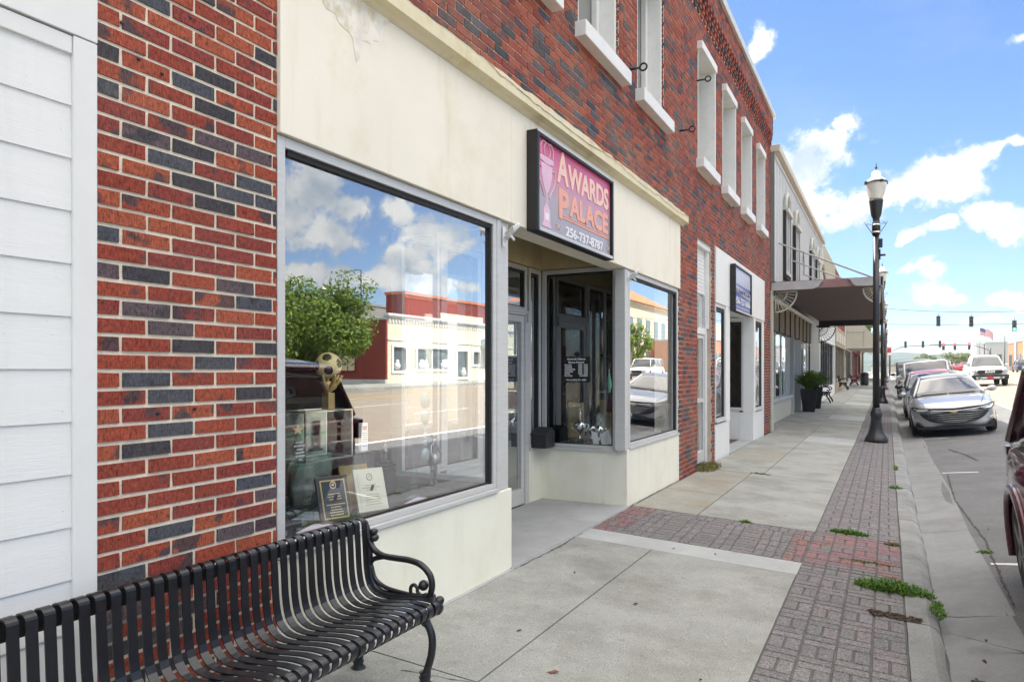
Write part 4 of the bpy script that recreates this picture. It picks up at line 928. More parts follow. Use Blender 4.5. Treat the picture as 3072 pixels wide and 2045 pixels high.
# ------------------------------------------------------------------ porch window trophies (behind the pane facing the camera, x -1..-.1, y > 7.6)
def cup(loc, h, label, fig=True, star=False):
    T = thing('trophy_cup', label, 'trophy', loc); k = h/.4
    b_ = MB(); b_.box(-.06*k, .06*k, -.05*k, .05*k, 0, .05*k); b_.build('base', 'black_paint', T, bevel=.003)
    b_ = MB(); b_.lathe([(.03*k, .05*k), (.012*k, .07*k), (.01*k, .11*k), (.03*k, .13*k), (.062*k, .17*k), (.07*k, .21*k), (.062*k, .225*k), (.03*k, .25*k), (.008*k, .27*k)], n=16); b_.build('bowl', 'chrome', T)
    for s_ in (-1, 1): h_ = MB(); h_.tube([(s_*a*k, 0, z_*k) for a, z_ in crspline([(.06, .21), (.095, .22), (.1, .18), (.05, .14)], 4)], .006*k, 6); h_.build('handle', 'chrome', T)
    if fig: f = MB(); f.tube([(0, 0, .27*k), (.005, 0, .33*k), (0, 0, .37*k)], [.012*k, .018*k, .008*k], 7); f.ball((0, 0, .385*k), .012*k, 6); f.tube([(0, 0, .35*k), (.03*k, 0, .38*k), (.03*k, 0, .41*k)], .005*k, 5); f.build('figure', 'chrome', T)
    if star: f = MB(); f.tube([(.02*k, 0, .27*k), (.03*k, 0, .31*k), (.02*k, 0, .36*k)], .006*k, 5); f.prism([(a*1.5*k, 0, .39*k+z_*1.5*k) for a, z_ in sp_], (0, .006, 0)); f.build('star', 'chrome', T)
    return T
cup((-.66, 7.80, ZP), .42, 'silver cup trophy topped by a small figure at the left of the porch window')
cup((-.56, 7.92, ZP), .34, 'silver cup trophy standing just behind the figure-topped one', fig=False)
cup((-.42, 7.80, ZP), .34, 'silver cup trophy topped by a star', fig=False, star=True)
for a, b_, w_ in ((-.45, 7.72, 'left'), (-.36, 7.74, 'right')):
    T = thing('card', 'white printed card leaning %s of the star trophy foot' % w_, 'card', (a, b_, ZP)); q = MB(); q.quad((-.05, .03, .16), (.03, .03, .14), (.06, 0, 0), (-.01, 0, .01)) if w_ == 'left' else q.quad((-.04, .03, .12), (.07, .03, .18), (.13, 0, 0.02), (0, 0, 0)); q.build('sheet', 'sign_white', T)
glass_box('glass_case', 'lower glass display case inside the porch window', -.52, -.2, 7.9, 8.3, ZP, .99, frame='clear_glass')
gcu = glass_box('glass_case', 'upper maroon-backed glass display case inside the porch window', -.50, -.18, 7.95, 8.3, 1.0, 1.26, frame='clear_glass', inside=False)
b_ = MB(); b_.box(-.15, .14, .1, .12, .01, .24); b_.build('back_panel', simple('maroon_panel', (.12, .01, .03), .5), gcu)
TR = thing('tall_trophy', 'tall three-post trophy with silver figures on top of the upper glass case', 'trophy', (-.40, 8.1, 1.265))
for dx, dy in ((-.1, 0), (.07, -.03), (.07, .05)):
    b_ = MB(); b_.lathe([(.018, .02), (.018, .40)], (dx, dy, 0), 12); b_.build('post', 'twist', TR) if 'twist' in MATS else None
m, t, p = newmat('twist'); wv = t.nodes.new('ShaderNodeTexWave'); wv.inputs['Scale'].default_value = 24; wv.inputs['Distortion'].default_value = 4; wv.bands_direction = 'Z'
tcn = t.nodes.new('ShaderNodeTexCoord'); t.links.new(tcn.outputs['Object'], wv.inputs[0]); t.links.new(ramp(t, wv.outputs[0], [(.4, (.02, .02, .02)), (.6, (.6, .5, .35))]), p.inputs['Base Color']); p.inputs['Roughness'].default_value = .3; p.inputs['Metallic'].default_value = .6
for z0 in (0, .43):
    for dx, dy in ((-.1, 0), (.07, -.03), (.07, .05)): b_ = MB(); b_.lathe([(.018, z0+.02), (.018, z0+.42)], (dx, dy, 0), 12); b_.build('post', 'twist', TR)
for z0 in (0, .42, .85): b_ = MB(); b_.box(-.14, .12, -.08, .1, z0, z0+.02); b_.build('deck', 'black_paint', TR)
b_ = MB(); b_.lathe([(.02, .87), (.01, .92), (.04, .98), (.05, 1.03), (.02, 1.05), (.008, 1.12), (.015, 1.2)], (.06, 0, 0), 12)
for a in range(6): b_.tube([(.06, 0, 1.18), (.06+.03*math.cos(a), .03*math.sin(a), 1.22), (.06+.035*math.cos(a), .035*math.sin(a), 1.3)], .005, 5)
b_.build('figure', 'chrome', TR); b_ = MB(); b_.lathe([(.015, .87), (.008, .9), (.014, .94), (.004, .97)], (-.1, 0, 0), 10); b_.build('figure', 'chrome', TR)
FL_ = thing('flame_award', 'green glass flame award beside the tall trophy', 'award', (-.36, 7.98, 1.262)); b_ = MB(); b_.lathe([(.03, 0), (.012, .02), (.03, .07), (.022, .14), (.008, .22), (.003, .28)], n=10); b_.build('flame', simple('green_glass', (.12, .5, .33), .05, coat=1), FL_)
b_ = MB(); b_.box(-1.0, -.78, 8.2, 8.25, .66, 1.12); tag(b_.build('wood_panel', 'wood_tan', bevel=.03), 'tan wooden panel standing at the left of the porch window', 'panel')
b_ = MB(); b_.box(-.62, -.44, 8.35, 8.38, .66, 1.15); tag(b_.build('wood_panel', 'wood_tan'), 'narrow tan wooden panel behind the glass display cases', 'panel')
T = cup((-.45, 8.6, ZP), .6, 'tall cup trophy standing in the second shop window')
b_ = MB(); b_.box(-2.2, -2.15, 6.5, 9.6, 0, 3.0); b_.box(-2.15, -2.1, 7.6, 7.7, 0, 2.3); b_.box(-2.15, -2.1, 8.5, 8.6, 0, 2.3); b_.box(-2.15, -2.1, 7.7, 8.5, 2.2, 2.3); tag(b_.build('partition', 'room_wall', fix=False), 'grey partition with a door frame inside the shop', 'partition')
# ------------------------------------------------------------------ vehicles (built facing -Y, origin on the ground at the centre)
simple('tyre', (.018, .018, .019), .85, var=.2, scale=20); simple('rim', (.30, .31, .32), .35, metal=.8); simple('rim_dark', (.04, .04, .045), .35, metal=.5)
simple('plastic_black', (.015, .015, .016), .5); simple('lamp_clear', (.62, .65, .68), .08, metal=.5, coat=1); simple('lamp_red', (.35, .01, .015), .15, coat=1); simple('lamp_amber', (.6, .2, .05), .2, coat=1)
simple('car_silver_trim', (.6, .6, .6), .25, metal=.8)
paint('paint_silver', (.44, .455, .47), .45, .34); paint('paint_maroon', (.075, .008, .02), .3, .25); paint('paint_white', (.78, .78, .76), 0, .35); paint('paint_dark', (.03, .035, .045), .4, .3); paint('paint_redcar', (.60, .04, .08), .2, .3); paint('paint_grey', (.2, .21, .23), .5, .3); paint('paint_navy', (.03, .04, .07), .4, .3)
def interp(pts, x):
    if x <= pts[0][0]: return pts[0][1]
    for a, b_ in zip(pts, pts[1:]):
        if x <= b_[0]: t_ = (x-a[0])/(b_[0]-a[0]); t_ = t_; return a[1]+(b_[1]-a[1])*t_
    return pts[-1][1]
def wheel(T, x, y, r, w, rim='rim', name='wheel', spokes=5):
    s_ = 1 if x > 0 else -1
    t_ = MB(); prof = [(r*.62, -w/2), (r*.9, -w/2), (r, -w*.36), (r, w*.36), (r*.9, w/2), (r*.62, w/2)]; t_.lathe(prof, (x, y, r), 28, 'x')
    o_ = t_.build(name, 'tyre', T)
    m_ = MB(); m_.lathe([(r*.66, -w*.3), (r*.66, w*.3)], (x, y, r), 24, 'x'); q = MB(); xo = x+s_*w*.36
    for k in range(spokes):
        a = 2*math.pi*k/spokes+.3; ca, sa = math.cos(a), math.sin(a); pr = [(-.04, .04), (.04, .04), (.05, r*.66), (-.05, r*.66)]
        m_.prism([(xo, y+u*ca - v_*sa, r+u*sa+v_*ca) for u, v_ in pr], (s_*.03, 0, 0))
    m_.lathe([(.05, 0), (.05, s_*w*.44)], (x, y, r), 12, 'x'); m_.lathe([(r*.66, s_*w*.42), (r*.60, s_*w*.42), (r*.60, s_*w*.3), (r*.66, s_*w*.3)], (x, y, r), 24, 'x')
    m_.build('rim', rim, o_); return o_
def make_car(label, L, W, top, plan, roof, belt, wr, wb, axles, wheel_r, pm, zb=.2, glass_front=None, group=None, flare=0, wheel_w=.21, rim='rim', wheels=True, arch_k=1.14, roofmat=None, pillar=.035, name='parked_car', cat='car', tw=.82):
    """top: z of hood/belt/deck along y; plan: half width along y; roof: greenhouse top z along y (first and last on the belt)"""
    T = thing(name, label, cat, (0, 0, 0), 0, group)
    ys_ = set([-L/2+L*i/22 for i in range(23)])
    for ax in axles:
        for k in range(-5, 6): ys_.add(ax+k*wheel_r*arch_k/4.2)
    ys_ = sorted(q for q in ys_ if -L/2 <= q <= L/2)
    rings = []; R_ = wheel_r*arch_k
    for y in ys_:
        w = interp(plan, y); zt = interp(top, y); za = zb+.0
        for ax in axles:
            if abs(y-ax) < R_: za = max(za, wheel_r+math.sqrt(R_*R_-(y-ax)**2))
        e_ = 0; 
        zm = max(za+.03, zb+(zt-zb)*.45); zs = max(zm+.02, zt-.09)
        half = [(w*.74, zb), (w*.76, za-.005), (w*.97, za), (w, max(za+.015, zb+.12)), (w, zm), (w*.975, zs), (w*.91, zt-.015), (w*.5, zt+.018)]
        rings.append([(-a, y, z_) for a, z_ in half]+[(a, y, z_) for a, z_ in half[::-1]])
    b_ = MB(); b_.smooth = True; b_.loft(rings); body = b_.build('body', pm, T, subd=1)
    # greenhouse
    ye = [q[0] for q in roof]; ys2 = sorted(set(ye+[ye[0]+(ye[-1]-ye[0])*i/16 for i in range(17)]))
    g_, rp, lines = [], [], {-1: [], 1: []}
    zmax = max(q[1] for q in roof)
    for y in ys2:
        z_ = interp(roof, y); zb2 = interp(belt, y); f = max(0, min(1, (z_-zb2)/(zmax-zb2))); w = wb+(wr-wb)*f; w0 = min(wb, interp(plan, y)*.93)
        w = min(w, w0)
        zc = lambda u: z_+.035*f*(1-u*u)
        g_.append([(-w0, y, zb2-.05), (-w, y, z_-.03*f), (-w*.9, y, zc(.9)), (-w*.5, y, zc(.5)), (0, y, zc(0)), (w*.5, y, zc(.5)), (w*.9, y, zc(.9)), (w, y, z_-.03*f), (w0, y, zb2-.05)])
        if z_ > zmax-.075: rp.append([(-w*1.01, y, z_-.055), (-w*1.01, y, z_-.02), (-w*.9, y, zc(.9)+.012), (-w*.5, y, zc(.5)+.012), (0, y, zc(0)+.012), (w*.5, y, zc(.5)+.012), (w*.9, y, zc(.9)+.012), (w*1.01, y, z_-.02), (w*1.01, y, z_-.055)])
        for s_ in (-1, 1): lines[s_].append((s_*w, y, z_-.03*f+.004))
    q = MB(); q.smooth = True; q.loft(g_, True); q.build('windows', 'car_glass', T)
    q = MB(); q.smooth = True; q.loft(rp, True); q.build('roof', roofmat or pm, T)
    q = MB()
    for s_ in (-1, 1):
        q.tube(lines[s_], pillar, 6)
        ym = (ye[0]+ye[-1])/2+.1; 
        for yy in ([ym] if L < 5.3 else [ym-.1, ym+.9]):
            z_ = interp(roof, yy); f = 1; q.tube([(s_*(wb-.0), yy, interp(belt, yy)-.02), (s_*(wr+.0), yy-.03, z_-.04)], .035, 5)
    q.build('pillar', pm, T)
    if wheels:
        for ax in axles:
            for s_ in (-1, 1): wheel(T, s_*(W/2-wheel_w*.55), ax, wheel_r, wheel_w, rim)
    arch = MB()
    arch.box(-W/2*.66, W/2*.66, -L/2+.35, L/2-.35, zb-.03, zb+.25)
    arch.build('underbody', 'plastic_black', T)
    # mirrors
    for s_ in (-1, 1):
        mm_ = MB(); y0 = ye[0]+.55; z0 = interp(belt, y0)+.04
        mm_.ball((s_*(W/2+.10), y0, z0+.05), .1, 7, (1.1, .55, .75)); mm_.box(s_*(W/2-.1) if s_ > 0 else -(W/2+.06), s_*(W/2+.06) if s_ > 0 else -(W/2-.1), y0-.02, y0+.03, z0, z0+.04)
        mm_.build('mirror', pm, T)
    return T
def patch(T, name, mat, pts, d=(0, .03, 0), bevel=.006):
    b_ = MB(); b_.prism(pts, d); return b_.build(name, mat, T, bevel=bevel)
def surf(T, name, mat, cols, th=.07):
    cols = crspline(cols, 4); b_ = MB(); b_.loft([[(x, y, zt), (x, y, zb_), (x, y+th, zb_), (x, y+th, zt)] for x, y, zt, zb_ in cols]); return b_.build(name, mat, T)
def mirx(pts): return [(-x, y, z_) for x, y, z_ in pts]
CG = 'cars parked along the kerb'
# silver saloon
SC = make_car('silver saloon parked at the kerb facing the camera, beside the first street lamp', 4.9, 1.85,
    [(-2.45, .62), (-2.36, .72), (-2.2, .78), (-1.3, .93), (-.9, .98), (1.6, 1.0), (2.2, 1.02), (2.45, .95)],
    [(-2.45, .60), (-2.38, .76), (-2.2, .86), (-1.7, .915), (1.5, .925), (2.2, .85), (2.45, .7)],
    [(-1.15, .96), (-.2, 1.40), (.3, 1.45), (1.0, 1.42), (1.9, 1.05)], [(-1.2, .92), (2, .98)], .56, .80, (-1.5, 1.35), .335, 'paint_silver', zb=.2, group=CG)
SC.location = (4.05, 22.75, 0)
F = -2.45
surf(SC, 'grille', 'plastic_black', [(-.72, F+.085, .575, .55), (-.6, F+.03, .57, .42), (-.4, F-.03, .565, .33), (0, F-.065, .575, .29), (.4, F-.03, .565, .33), (.6, F+.03, .57, .42), (.72, F+.085, .575, .55)], .12)
for i, (z_, w) in enumerate(((.525, .62), (.475, .57), (.425, .50), (.375, .40), (.335, .26))):
    b_ = MB(); b_.tube([(-w, F-.005-.066*(1-(w/.72)**2)+.07*(w/.72)**3, z_+.012), (-w*.5, F-.062, z_-.006), (0, F-.075, z_+.006), (w*.5, F-.062, z_-.006), (w, F-.005-.066*(1-(w/.72)**2)+.07*(w/.72)**3, z_+.012)], .0042, 5); b_.build('grille_bar', 'car_silver_trim', SC)
surf(SC, 'upper_grille', 'plastic_black', [(-.62, F+.03, .695, .68), (-.3, F-.03, .68, .645), (0, F-.055, .665, .63), (.3, F-.03, .68, .645), (.62, F+.03, .695, .68)], .1)
b_ = MB(); b_.tube([(-.8, F+.16, .70), (-.45, F-.02, .63), (0, F-.065, .60), (.45, F-.02, .63), (.8, F+.16, .70)], .010, 5); b_.build('chrome_trim', 'chrome', SC)
patch(SC, 'badge', 'gold', [(-.075, F-.085, .585), (-.03, F-.085, .585), (-.02, F-.085, .60), (.03, F-.085, .60), (.035, F-.085, .588), (.08, F-.085, .588), (.07, F-.085, .56), (.03, F-.085, .56), (.02, F-.085, .545), (-.03, F-.085, .545), (-.035, F-.085, .56), (-.085, F-.085, .56)], (0, .02, 0), 0)
for f_ in (lambda p: p, mirx):
    patch(SC, 'headlight', 'plastic_black', f_([(.46, F+.00, .665), (.62, F+.02, .60), (.80, F+.10, .61), (.90, F+.34, .72), (.84, F+.30, .745), (.64, F+.06, .70)]), (0, .07, 0))
    patch(SC, 'headlight_lens', 'lamp_clear', f_([(.52, F-.01, .65), (.63, F+.0, .615), (.78, F+.07, .63), (.86, F+.28, .715), (.66, F+.03, .685)]), (0, .05, 0))
    patch(SC, 'air_intake', 'plastic_black', f_([(.68, F+.06, .27), (.81, F+.13, .37), (.85, F+.16, .31), (.84, F+.17, .25), (.66, F+.06, .24)]), (0, .05, 0)); patch(SC, 'fog_lamp', 'lamp_clear', f_([(.70, F+.04, .40), (.82, F+.12, .46), (.83, F+.14, .43), (.72, F+.06, .38)]), (0, .04, 0), .002)
surf(SC, 'lower_lip', 'plastic_black', [(-.8, F+.14, .235, .18), (-.4, F+.0, .225, .17), (0, F-.03, .225, .17), (.4, F+.0, .225, .17), (.8, F+.14, .235, .18)], .12)
b_ = MB()
for x0, x1 in ((-.62, -.02), (.02, .6)): b_.tube([(x0, -1.17, .985), (x1, -1.12, .99)], .012, 5)
b_.build('wiper', 'plastic_black', SC)
for s_ in (-1, 1):
    b_ = MB(); b_.tube([(s_*.60, -2.25, .765), (s_*.70, -1.8, .872), (s_*.74, -1.3, .955)], .005, 4); b_.tube([(s_*.915, -.95, .95), (s_*.928, -.95, .6), (s_*.925, -.9, .3)], .004, 4); b_.tube([(s_*.925, .25, .98), (s_*.93, .25, .3)], .004, 4); b_.build('panel_gap', 'plastic_black', SC)
b_ = MB(); b_.box(-.09, .09, -.33, -.31, 1.28, 1.35); b_.build('interior_mirror', 'plastic_black', SC)
# red car behind: sunlit roof painted bright red, shaded body painted dark
RC = make_car('red car parked right behind the silver saloon, shaded body painted dark, sunlit roof bright red', 4.6, 1.82,
    [(-2.3, .65), (-2.1, .8), (-1.2, .95), (2.1, 1.02), (2.3, .9)], [(-2.3, .62), (-2.1, .84), (-1.6, .9), (1.6, .91), (2.3, .75)],
    [(-1.1, .98), (-.2, 1.45), (.4, 1.52), (1.3, 1.5), (2.1, 1.05)], [(-1.2, .95), (2, 1.02)], .58, .80, (-1.4, 1.3), .33, 'paint_dark', group=CG, roofmat='paint_redcar')
RC.location = (4.0, 29.0, 0)
for f_ in (lambda p: p, mirx): patch(RC, 'headlight', 'lamp_clear', f_([(.5, -2.31, .68), (.62, -2.30, .6), (.8, -2.2, .63), (.86, -2.02, .76)]), (0, .06, 0))
patch(RC, 'grille', 'plastic_black', [(-.45, -2.34, .6), (.45, -2.34, .6), (.4, -2.34, .35), (-.4, -2.34, .35)], (0, .05, 0))
def make_suv(label, pm, L=4.8, W=1.9, H=1.8, group=CG, roofmat=None, name='parked_suv', cat='car', boxy=False):
    bl = 1.1 if not boxy else 1.2
    T = make_car(label, L, W, [(-L/2, .75), (-L/2+.15, .95), (-L/2+1.2, bl-.03), (L/2-.15, bl+.01), (L/2-.03, bl-.02), (L/2, .95)], [(-L/2, W*.4), (-L/2+.25, W*.47), (-1, W/2), (L/2-.3, W*.49), (L/2, W*.44)],
        [(-L/2+1.2, bl), (-L/2+(1.75 if not boxy else 1.5), H-.04), (0, H), (L/2-.5, H-.03), (L/2-.2, bl)], [(-3, bl-.02), (3, bl)], W*.36 if not boxy else W*.42, W*.44 if not boxy else W*.45, (-L/2+.9, L/2-.95), .37, pm, zb=.28, group=group, roofmat=roofmat, name=name, cat=cat)
    F = -L/2
    for f_ in (lambda p: p, mirx):
        patch(T, 'headlight', 'lamp_clear', f_([(.52, F-.03, .80), (.55, F-.03, .68), (.78, F+.03, .68), (.8, F+.04, .8)]), (0, .1, 0))
        patch(T, 'tail_lamp', 'lamp_red', f_([(.66, -F+.03, 1.05), (.66, -F+.03, .8), (.82, -F-.02, .8), (.82, -F-.02, 1.05)]), (0, -.1, 0))
    patch(T, 'grille', 'plastic_black', [(-.46, F-.04, .80), (.46, F-.04, .80), (.42, F-.04, .55), (-.42, F-.04, .55)], (0, .08, 0))
    patch(T, 'bumper', 'plastic_black', [(-.8, F-.05, .50), (.8, F-.05, .50), (.8, F-.03, .34), (-.8, F-.03, .34)], (0, .12, 0))
    return T
mb = make_suv('maroon car with black tyres cut off by the right edge of the picture', 'paint_maroon', 4.7, 1.82, 1.74)
mb.location = (4.36, 4.98, 0)
for c_ in mb.children:
    if c_.name.startswith('tail_lamp'): c_.data.materials[0] = MATS['paint_maroon']
    for d_ in c_.children:
        if d_.name.startswith('rim'): d_.data.materials[0] = MATS['rim_dark']
for yy in (-1.45, 1.4):
    for s_ in (-1, 1):
        fl_ = MB(); fl_.tube([(s_*.905, yy+.45*math.cos(a), .37+.45*math.sin(a)) for a in [math.pi*(-.1+1.2*i/14) for i in range(15)]], .035, 7); fl_.build('wheel_flare', 'paint_maroon', mb)
wj = make_suv('white boxy off-road car parked behind the red car', 'paint_white', 4.5, 1.88, 1.85, boxy=True); wj.location = (4.2, 36.5, gz(4.2, 36))
gj = make_suv('silver-roofed dark car parked ahead of the white boxy one with a spare wheel look', 'paint_dark', 4.8, 1.9, 1.95, roofmat='paint_grey', boxy=True); gj.location = (4.0, 44.5, gz(4, 44))
wheel(gj, -.4, -2.5, .2, .1)
# white pickup coming towards the camera
RT = thing('pickup_truck', 'white pickup truck driving towards the camera with a black grille and bumper', 'truck', (8.35, 57, gz(8.3, 50)))
RT0 = make_car('tmp', 5.9, 2.06, [(-2.95, 1.02), (-2.85, 1.12), (-1.5, 1.25), (.6, 1.28), (2.95, 1.3)], [(-2.95, .86), (-2.8, .98), (-2, 1.02), (2.9, 1.02), (2.95, 1.0)],
    [(-1.55, 1.25), (-.9, 1.88), (-.3, 1.96), (.8, 1.95), (1.15, 1.28)], [(-1.6, 1.22), (1.2, 1.26)], .70, .90, (-1.95, 1.85), .43, 'paint_white', zb=.42, wheel_w=.28, rim='rim_dark')
for c_ in list(RT0.children): c_.parent = RT
bpy.data.objects.remove(RT0)
F = -2.95
patch(RT, 'grille', 'plastic_black', [(-.62, F-.05, 1.02), (-.7, F-.04, .92), (-.60, F-.05, .76), (.60, F-.05, .76), (.7, F-.04, .92), (.62, F-.05, 1.02)], (0, .08, 0))
text('lettering', 'RAM', .17, 'sign_white', RT, (0, F-.06, .84), (1, 0, 0), (0, 0, 1), .02, align='CENTER', sx=1.5, bold=.01)
patch(RT, 'bumper', 'plastic_black', [(-1.0, F-.08, .70), (1.0, F-.08, .70), (.97, F-.06, .42), (-.97, F-.06, .42)], (0, .25, 0)); patch(RT, 'skid_bar', 'car_silver_trim', [(-.78, F-.12, .58), (.78, F-.12, .58), (.7, F-.12, .46), (-.7, F-.12, .46)], (0, .05, 0))
patch(RT, 'number_plate', simple('plate_red', (.6, .03, .05), .5), [(-.17, F-.15, .62), (.17, F-.15, .62), (.17, F-.15, .47), (-.17, F-.15, .47)], (0, .02, 0), 0)
for f_ in (lambda p: p, mirx):
    patch(RT, 'headlight', 'lamp_clear', f_([(.72, F-.03, 1.02), (.72, F-.03, .88), (.98, F+.05, .88), (.98, F+.06, 1.0)]), (0, .1, 0)); patch(RT, 'fog_lamp', 'plastic_black', f_([(.5, F-.13, .56), (.5, F-.13, .49), (.66, F-.13, .49), (.66, F-.13, .56)]), (0, .02, 0))
# distant traffic
def far_car(kind, pm, label, x, y, back=False, grp='cars farther down the road'):
    c = make_suv(label, pm, group=grp, name='distant_car') if kind else make_car(label, 4.6, 1.82, [(-2.3, .65), (-2.1, .8), (-1.2, .95), (2.1, 1.0), (2.3, .9)], [(-2.3, .62), (-2.1, .84), (1.6, .91), (2.3, .75)], [(-1.1, .98), (-.2, 1.40), (.4, 1.45), (1.1, 1.42), (2.0, 1.05)], [(-1.2, .95), (2, 1.0)], .56, .80, (-1.4, 1.3), .33, pm, group=grp, name='distant_car')
    if kind == 0:
        for f_ in (lambda p: p, mirx): patch(c, 'tail_lamp', 'lamp_red', f_([(.6, 2.31, .9), (.6, 2.31, .78), (.82, 2.2, .78), (.82, 2.2, .9)]), (0, -.05, 0))
    c.location = (x, y, gz(x, y)); c.rotation_euler = (0, 0, math.pi if back else 0); return c
far_car(1, 'paint_grey', 'grey car seen between the white boxy car and the pickup', 6.6, 72)
far_car(1, 'paint_dark', 'dark car with a roof rack just beyond the grey one', 6.9, 86)
far_car(0, 'paint_redcar', 'small red car driving away left of the pickup', 14.6, 165, True); far_car(1, 'paint_redcar', 'orange-red car driving away beside the small red one', 16.6, 172, True)
far_car(0, 'paint_white', 'small white car far down the road', 7.4, 140); far_car(1, 'paint_grey', 'grey car far down the road beside the small white car', 10.4, 135)
DP = make_suv('dark blue pickup truck facing away at the right edge of the picture', 'paint_navy', 5.6, 2.0, 1.85, group='cars farther down the road', name='pickup_truck', cat='truck'); DP.location = (20.6, 131, gz(18, 131)); DP.rotation_euler = (0, 0, math.pi)
patch(DP, 'number_plate', 'sign_white', [(-.16, 2.84, .78), (.16, 2.84, .78), (.16, 2.84, .63), (-.16, 2.84, .63)], (0, .02, 0), 0)
# white pickup seen in the shop window reflection
WP = make_suv('white pickup truck stopped across the street, seen mirrored in the second window', 'paint_white', 5.6, 2.0, 1.85, group='cars farther down the road', name='pickup_truck', cat='truck'); WP.location = (16.5, 62, gz(16, 62))
for o_ in (SC, RC): o_.location.z = 0
def settle(o, roll=None):     # sit the wheels on the cambered road
    x, y = o.location.x, o.location.y; zl, zr = gz(x-.78, y), gz(x+.78, y); o.location.z = (zl+zr)/2; o.rotation_euler[1] = -math.atan2(zr-zl, 1.56)
for o_ in (SC, RC, mb, wj, gj, RT): settle(o_)
# ------------------------------------------------------------------ street lamps
def make_lamp():
    T = thing('street_lamp', 'x', 'street lamp')
    b_ = MB(); b_.lathe([(.245, 0), (.245, .05), (.225, .10), (.205, .14), (.17, .2), (.135, .32), (.118, .45), (.112, .56), (.125, .60), (.125, .68), (.105, .70), (.10, .74), (.085, .78)], n=24, flute=.0); b_.build('base', 'black_metal', T)
    b_ = MB(); b_.lathe([(.075, .76), (.066, 4.9)], n=24, flute=.05, nf=12); b_.build('post', 'black_metal', T)
    b_ = MB(); b_.lathe([(.088, 4.72), (.088, 4.98), (.075, 5.0), (.07, 5.08), (.09, 5.12), (.11, 5.18), (.125, 5.30), (.145, 5.46), (.15, 5.50), (.14, 5.51)], n=24); b_.build('fitter', 'black_metal', T)
    b_ = MB(); [b_.lathe([(.091, z_), (.091, z_+.03)], n=20) for z_ in (4.76, 4.93)]; b_.build('band', 'chrome', T)
    b_ = MB(); b_.lathe([(.13, 5.51), (.15, 5.56), (.20, 5.74), (.225, 5.88), (.225, 5.90)], n=24); b_.build('globe', 'lamp_globe', T)
    b_ = MB(); b_.lathe([(.238, 5.885), (.238, 5.915)], n=24); 
    for k in range(4): a = k*math.pi/2+.5; b_.obox((.235*math.cos(a), .235*math.sin(a), 5.90), .05, .05, .06, Matrix.Rotation(a, 3, 'Z'))
    b_.build('ring', 'dark_metal', T)
    b_ = MB(); b_.lathe([(.228, 5.915), (.20, 5.96), (.15, 6.0), (.10, 6.03), (.105, 6.08), (.09, 6.14), (.05, 6.17), (.02, 6.19)], n=24); b_.build('hood', 'lamp_hood', T)
    b_ = MB(); b_.lathe([(.02, 6.19), (.012, 6.22), (.03, 6.25), (.01, 6.27), (.012, 6.31), (.002, 6.36)], n=10); b_.box(-.035, .035, -.004, .004, 6.25, 6.26); b_.build('finial', 'dark_metal', T)
    b_ = MB(); b_.box(.06, .13, -.04, .04, 4.42, 4.62); b_.tube([(.06, 0, 4.25), (.19, 0, 4.25)], .025, 8); b_.box(.06, .09, -.03, .03, 4.15, 4.38); b_.build('outlet_box', 'black_metal', T)
    for s_ in (-1, 1):
        b_ = MB(); b_.tube([(s_*.08, 0, 4.76), (s_*.22, 0, 4.98), (s_*.235, 0, 5.03)], .009, 5); b_.tube([(s_*.10, 0, 4.95), (s_*.20, 0, 5.0)], .007, 5); b_.tube([(s_*.12, 0, 5.05), (s_*.19, 0, 4.95)], .007, 5); b_.build('banner_bracket', 'rim', T)
    return T
m, t, p = newmat('lamp_globe'); p.inputs['Base Color'].default_value = (.80, .80, .72, 1); p.inputs['Roughness'].default_value = .12; p.inputs['Transmission Weight'].default_value = .25; p.inputs['Coat Weight'].default_value = 1
simple('lamp_hood', (.82, .82, .78), .25, coat=.6)
LG = 'black street lamps with white lantern heads'
LM = make_lamp(); LM.location = (2.33, 18.2, gz(2.33, 18.2)); LM['label'] = 'nearest black street lamp with a white lantern head, beside the silver saloon'; LM['group'] = LG
for y_, x_, l_ in ((36.3, 2.35, 'second street lamp along the kerb, partly behind the nearest one'), (56, 2.38, 'third street lamp along the kerb, behind the second'), (76, 2.4, 'fourth street lamp along the kerb, beside the white boxy car roof line'), (97, 2.46, 'farthest street lamp along the near kerb by the corner')):
    clone(LM, (x_, y_, gz(x_, y_)), 0, l_, LG)
clone(LM, (25.9, 30.9, .2), 0, 'street lamp with a hanging flower basket across the street, mirrored in the large window', LG)
clone(LM, (23.6, 60, .9), 0, 'street lamp across the street between the orange building and the dark pickup', LG); clone(LM, (23.6, 110, 1.2), 0, 'far street lamp across the street in front of the white building', LG)
# leaves
def foliage(name, colr, rough=.6):
    m, t, p = newmat(name); g_ = t.nodes.new('ShaderNodeNewGeometry')
    c = ramp(t, g_.outputs['Random Per Island'], [(0, tuple(x*.55 for x in colr)), (.5, colr), (1, (min(1, colr[0]*1.8), min(1, colr[1]*1.45), colr[2]*1.1))])
    t.links.new(c, p.inputs['Base Color']); p.inputs['Roughness'].default_value = rough
    p.inputs['Subsurface Weight'].default_value = 0
    tr = t.nodes.new('ShaderNodeBsdfTranslucent'); t.links.new(c, tr.inputs[0]); mx = t.nodes.new('ShaderNodeMixShader'); mx.inputs[0].default_value = .35
    ou = t.nodes.get('Material Output'); t.links.new(p.outputs[0], mx.inputs[1]); t.links.new(tr.outputs[0], mx.inputs[2]); t.links.new(mx.outputs[0], ou.inputs[0])
foliage('leaf', (.10, .19, .03)); foliage('leaf_bright', (.19, .30, .035)); foliage('leaf_dark', (.035, .08, .02)); foliage('leaf_mid', (.13, .225, .03)); foliage('leaf_far', (.16, .21, .09)); foliage('petal', (.55, .50, .45)); foliage('petal_purple', (.28, .16, .24)); foliage('grass', (.10, .23, .02)); foliage('grass_dry', (.2, .2, .06))
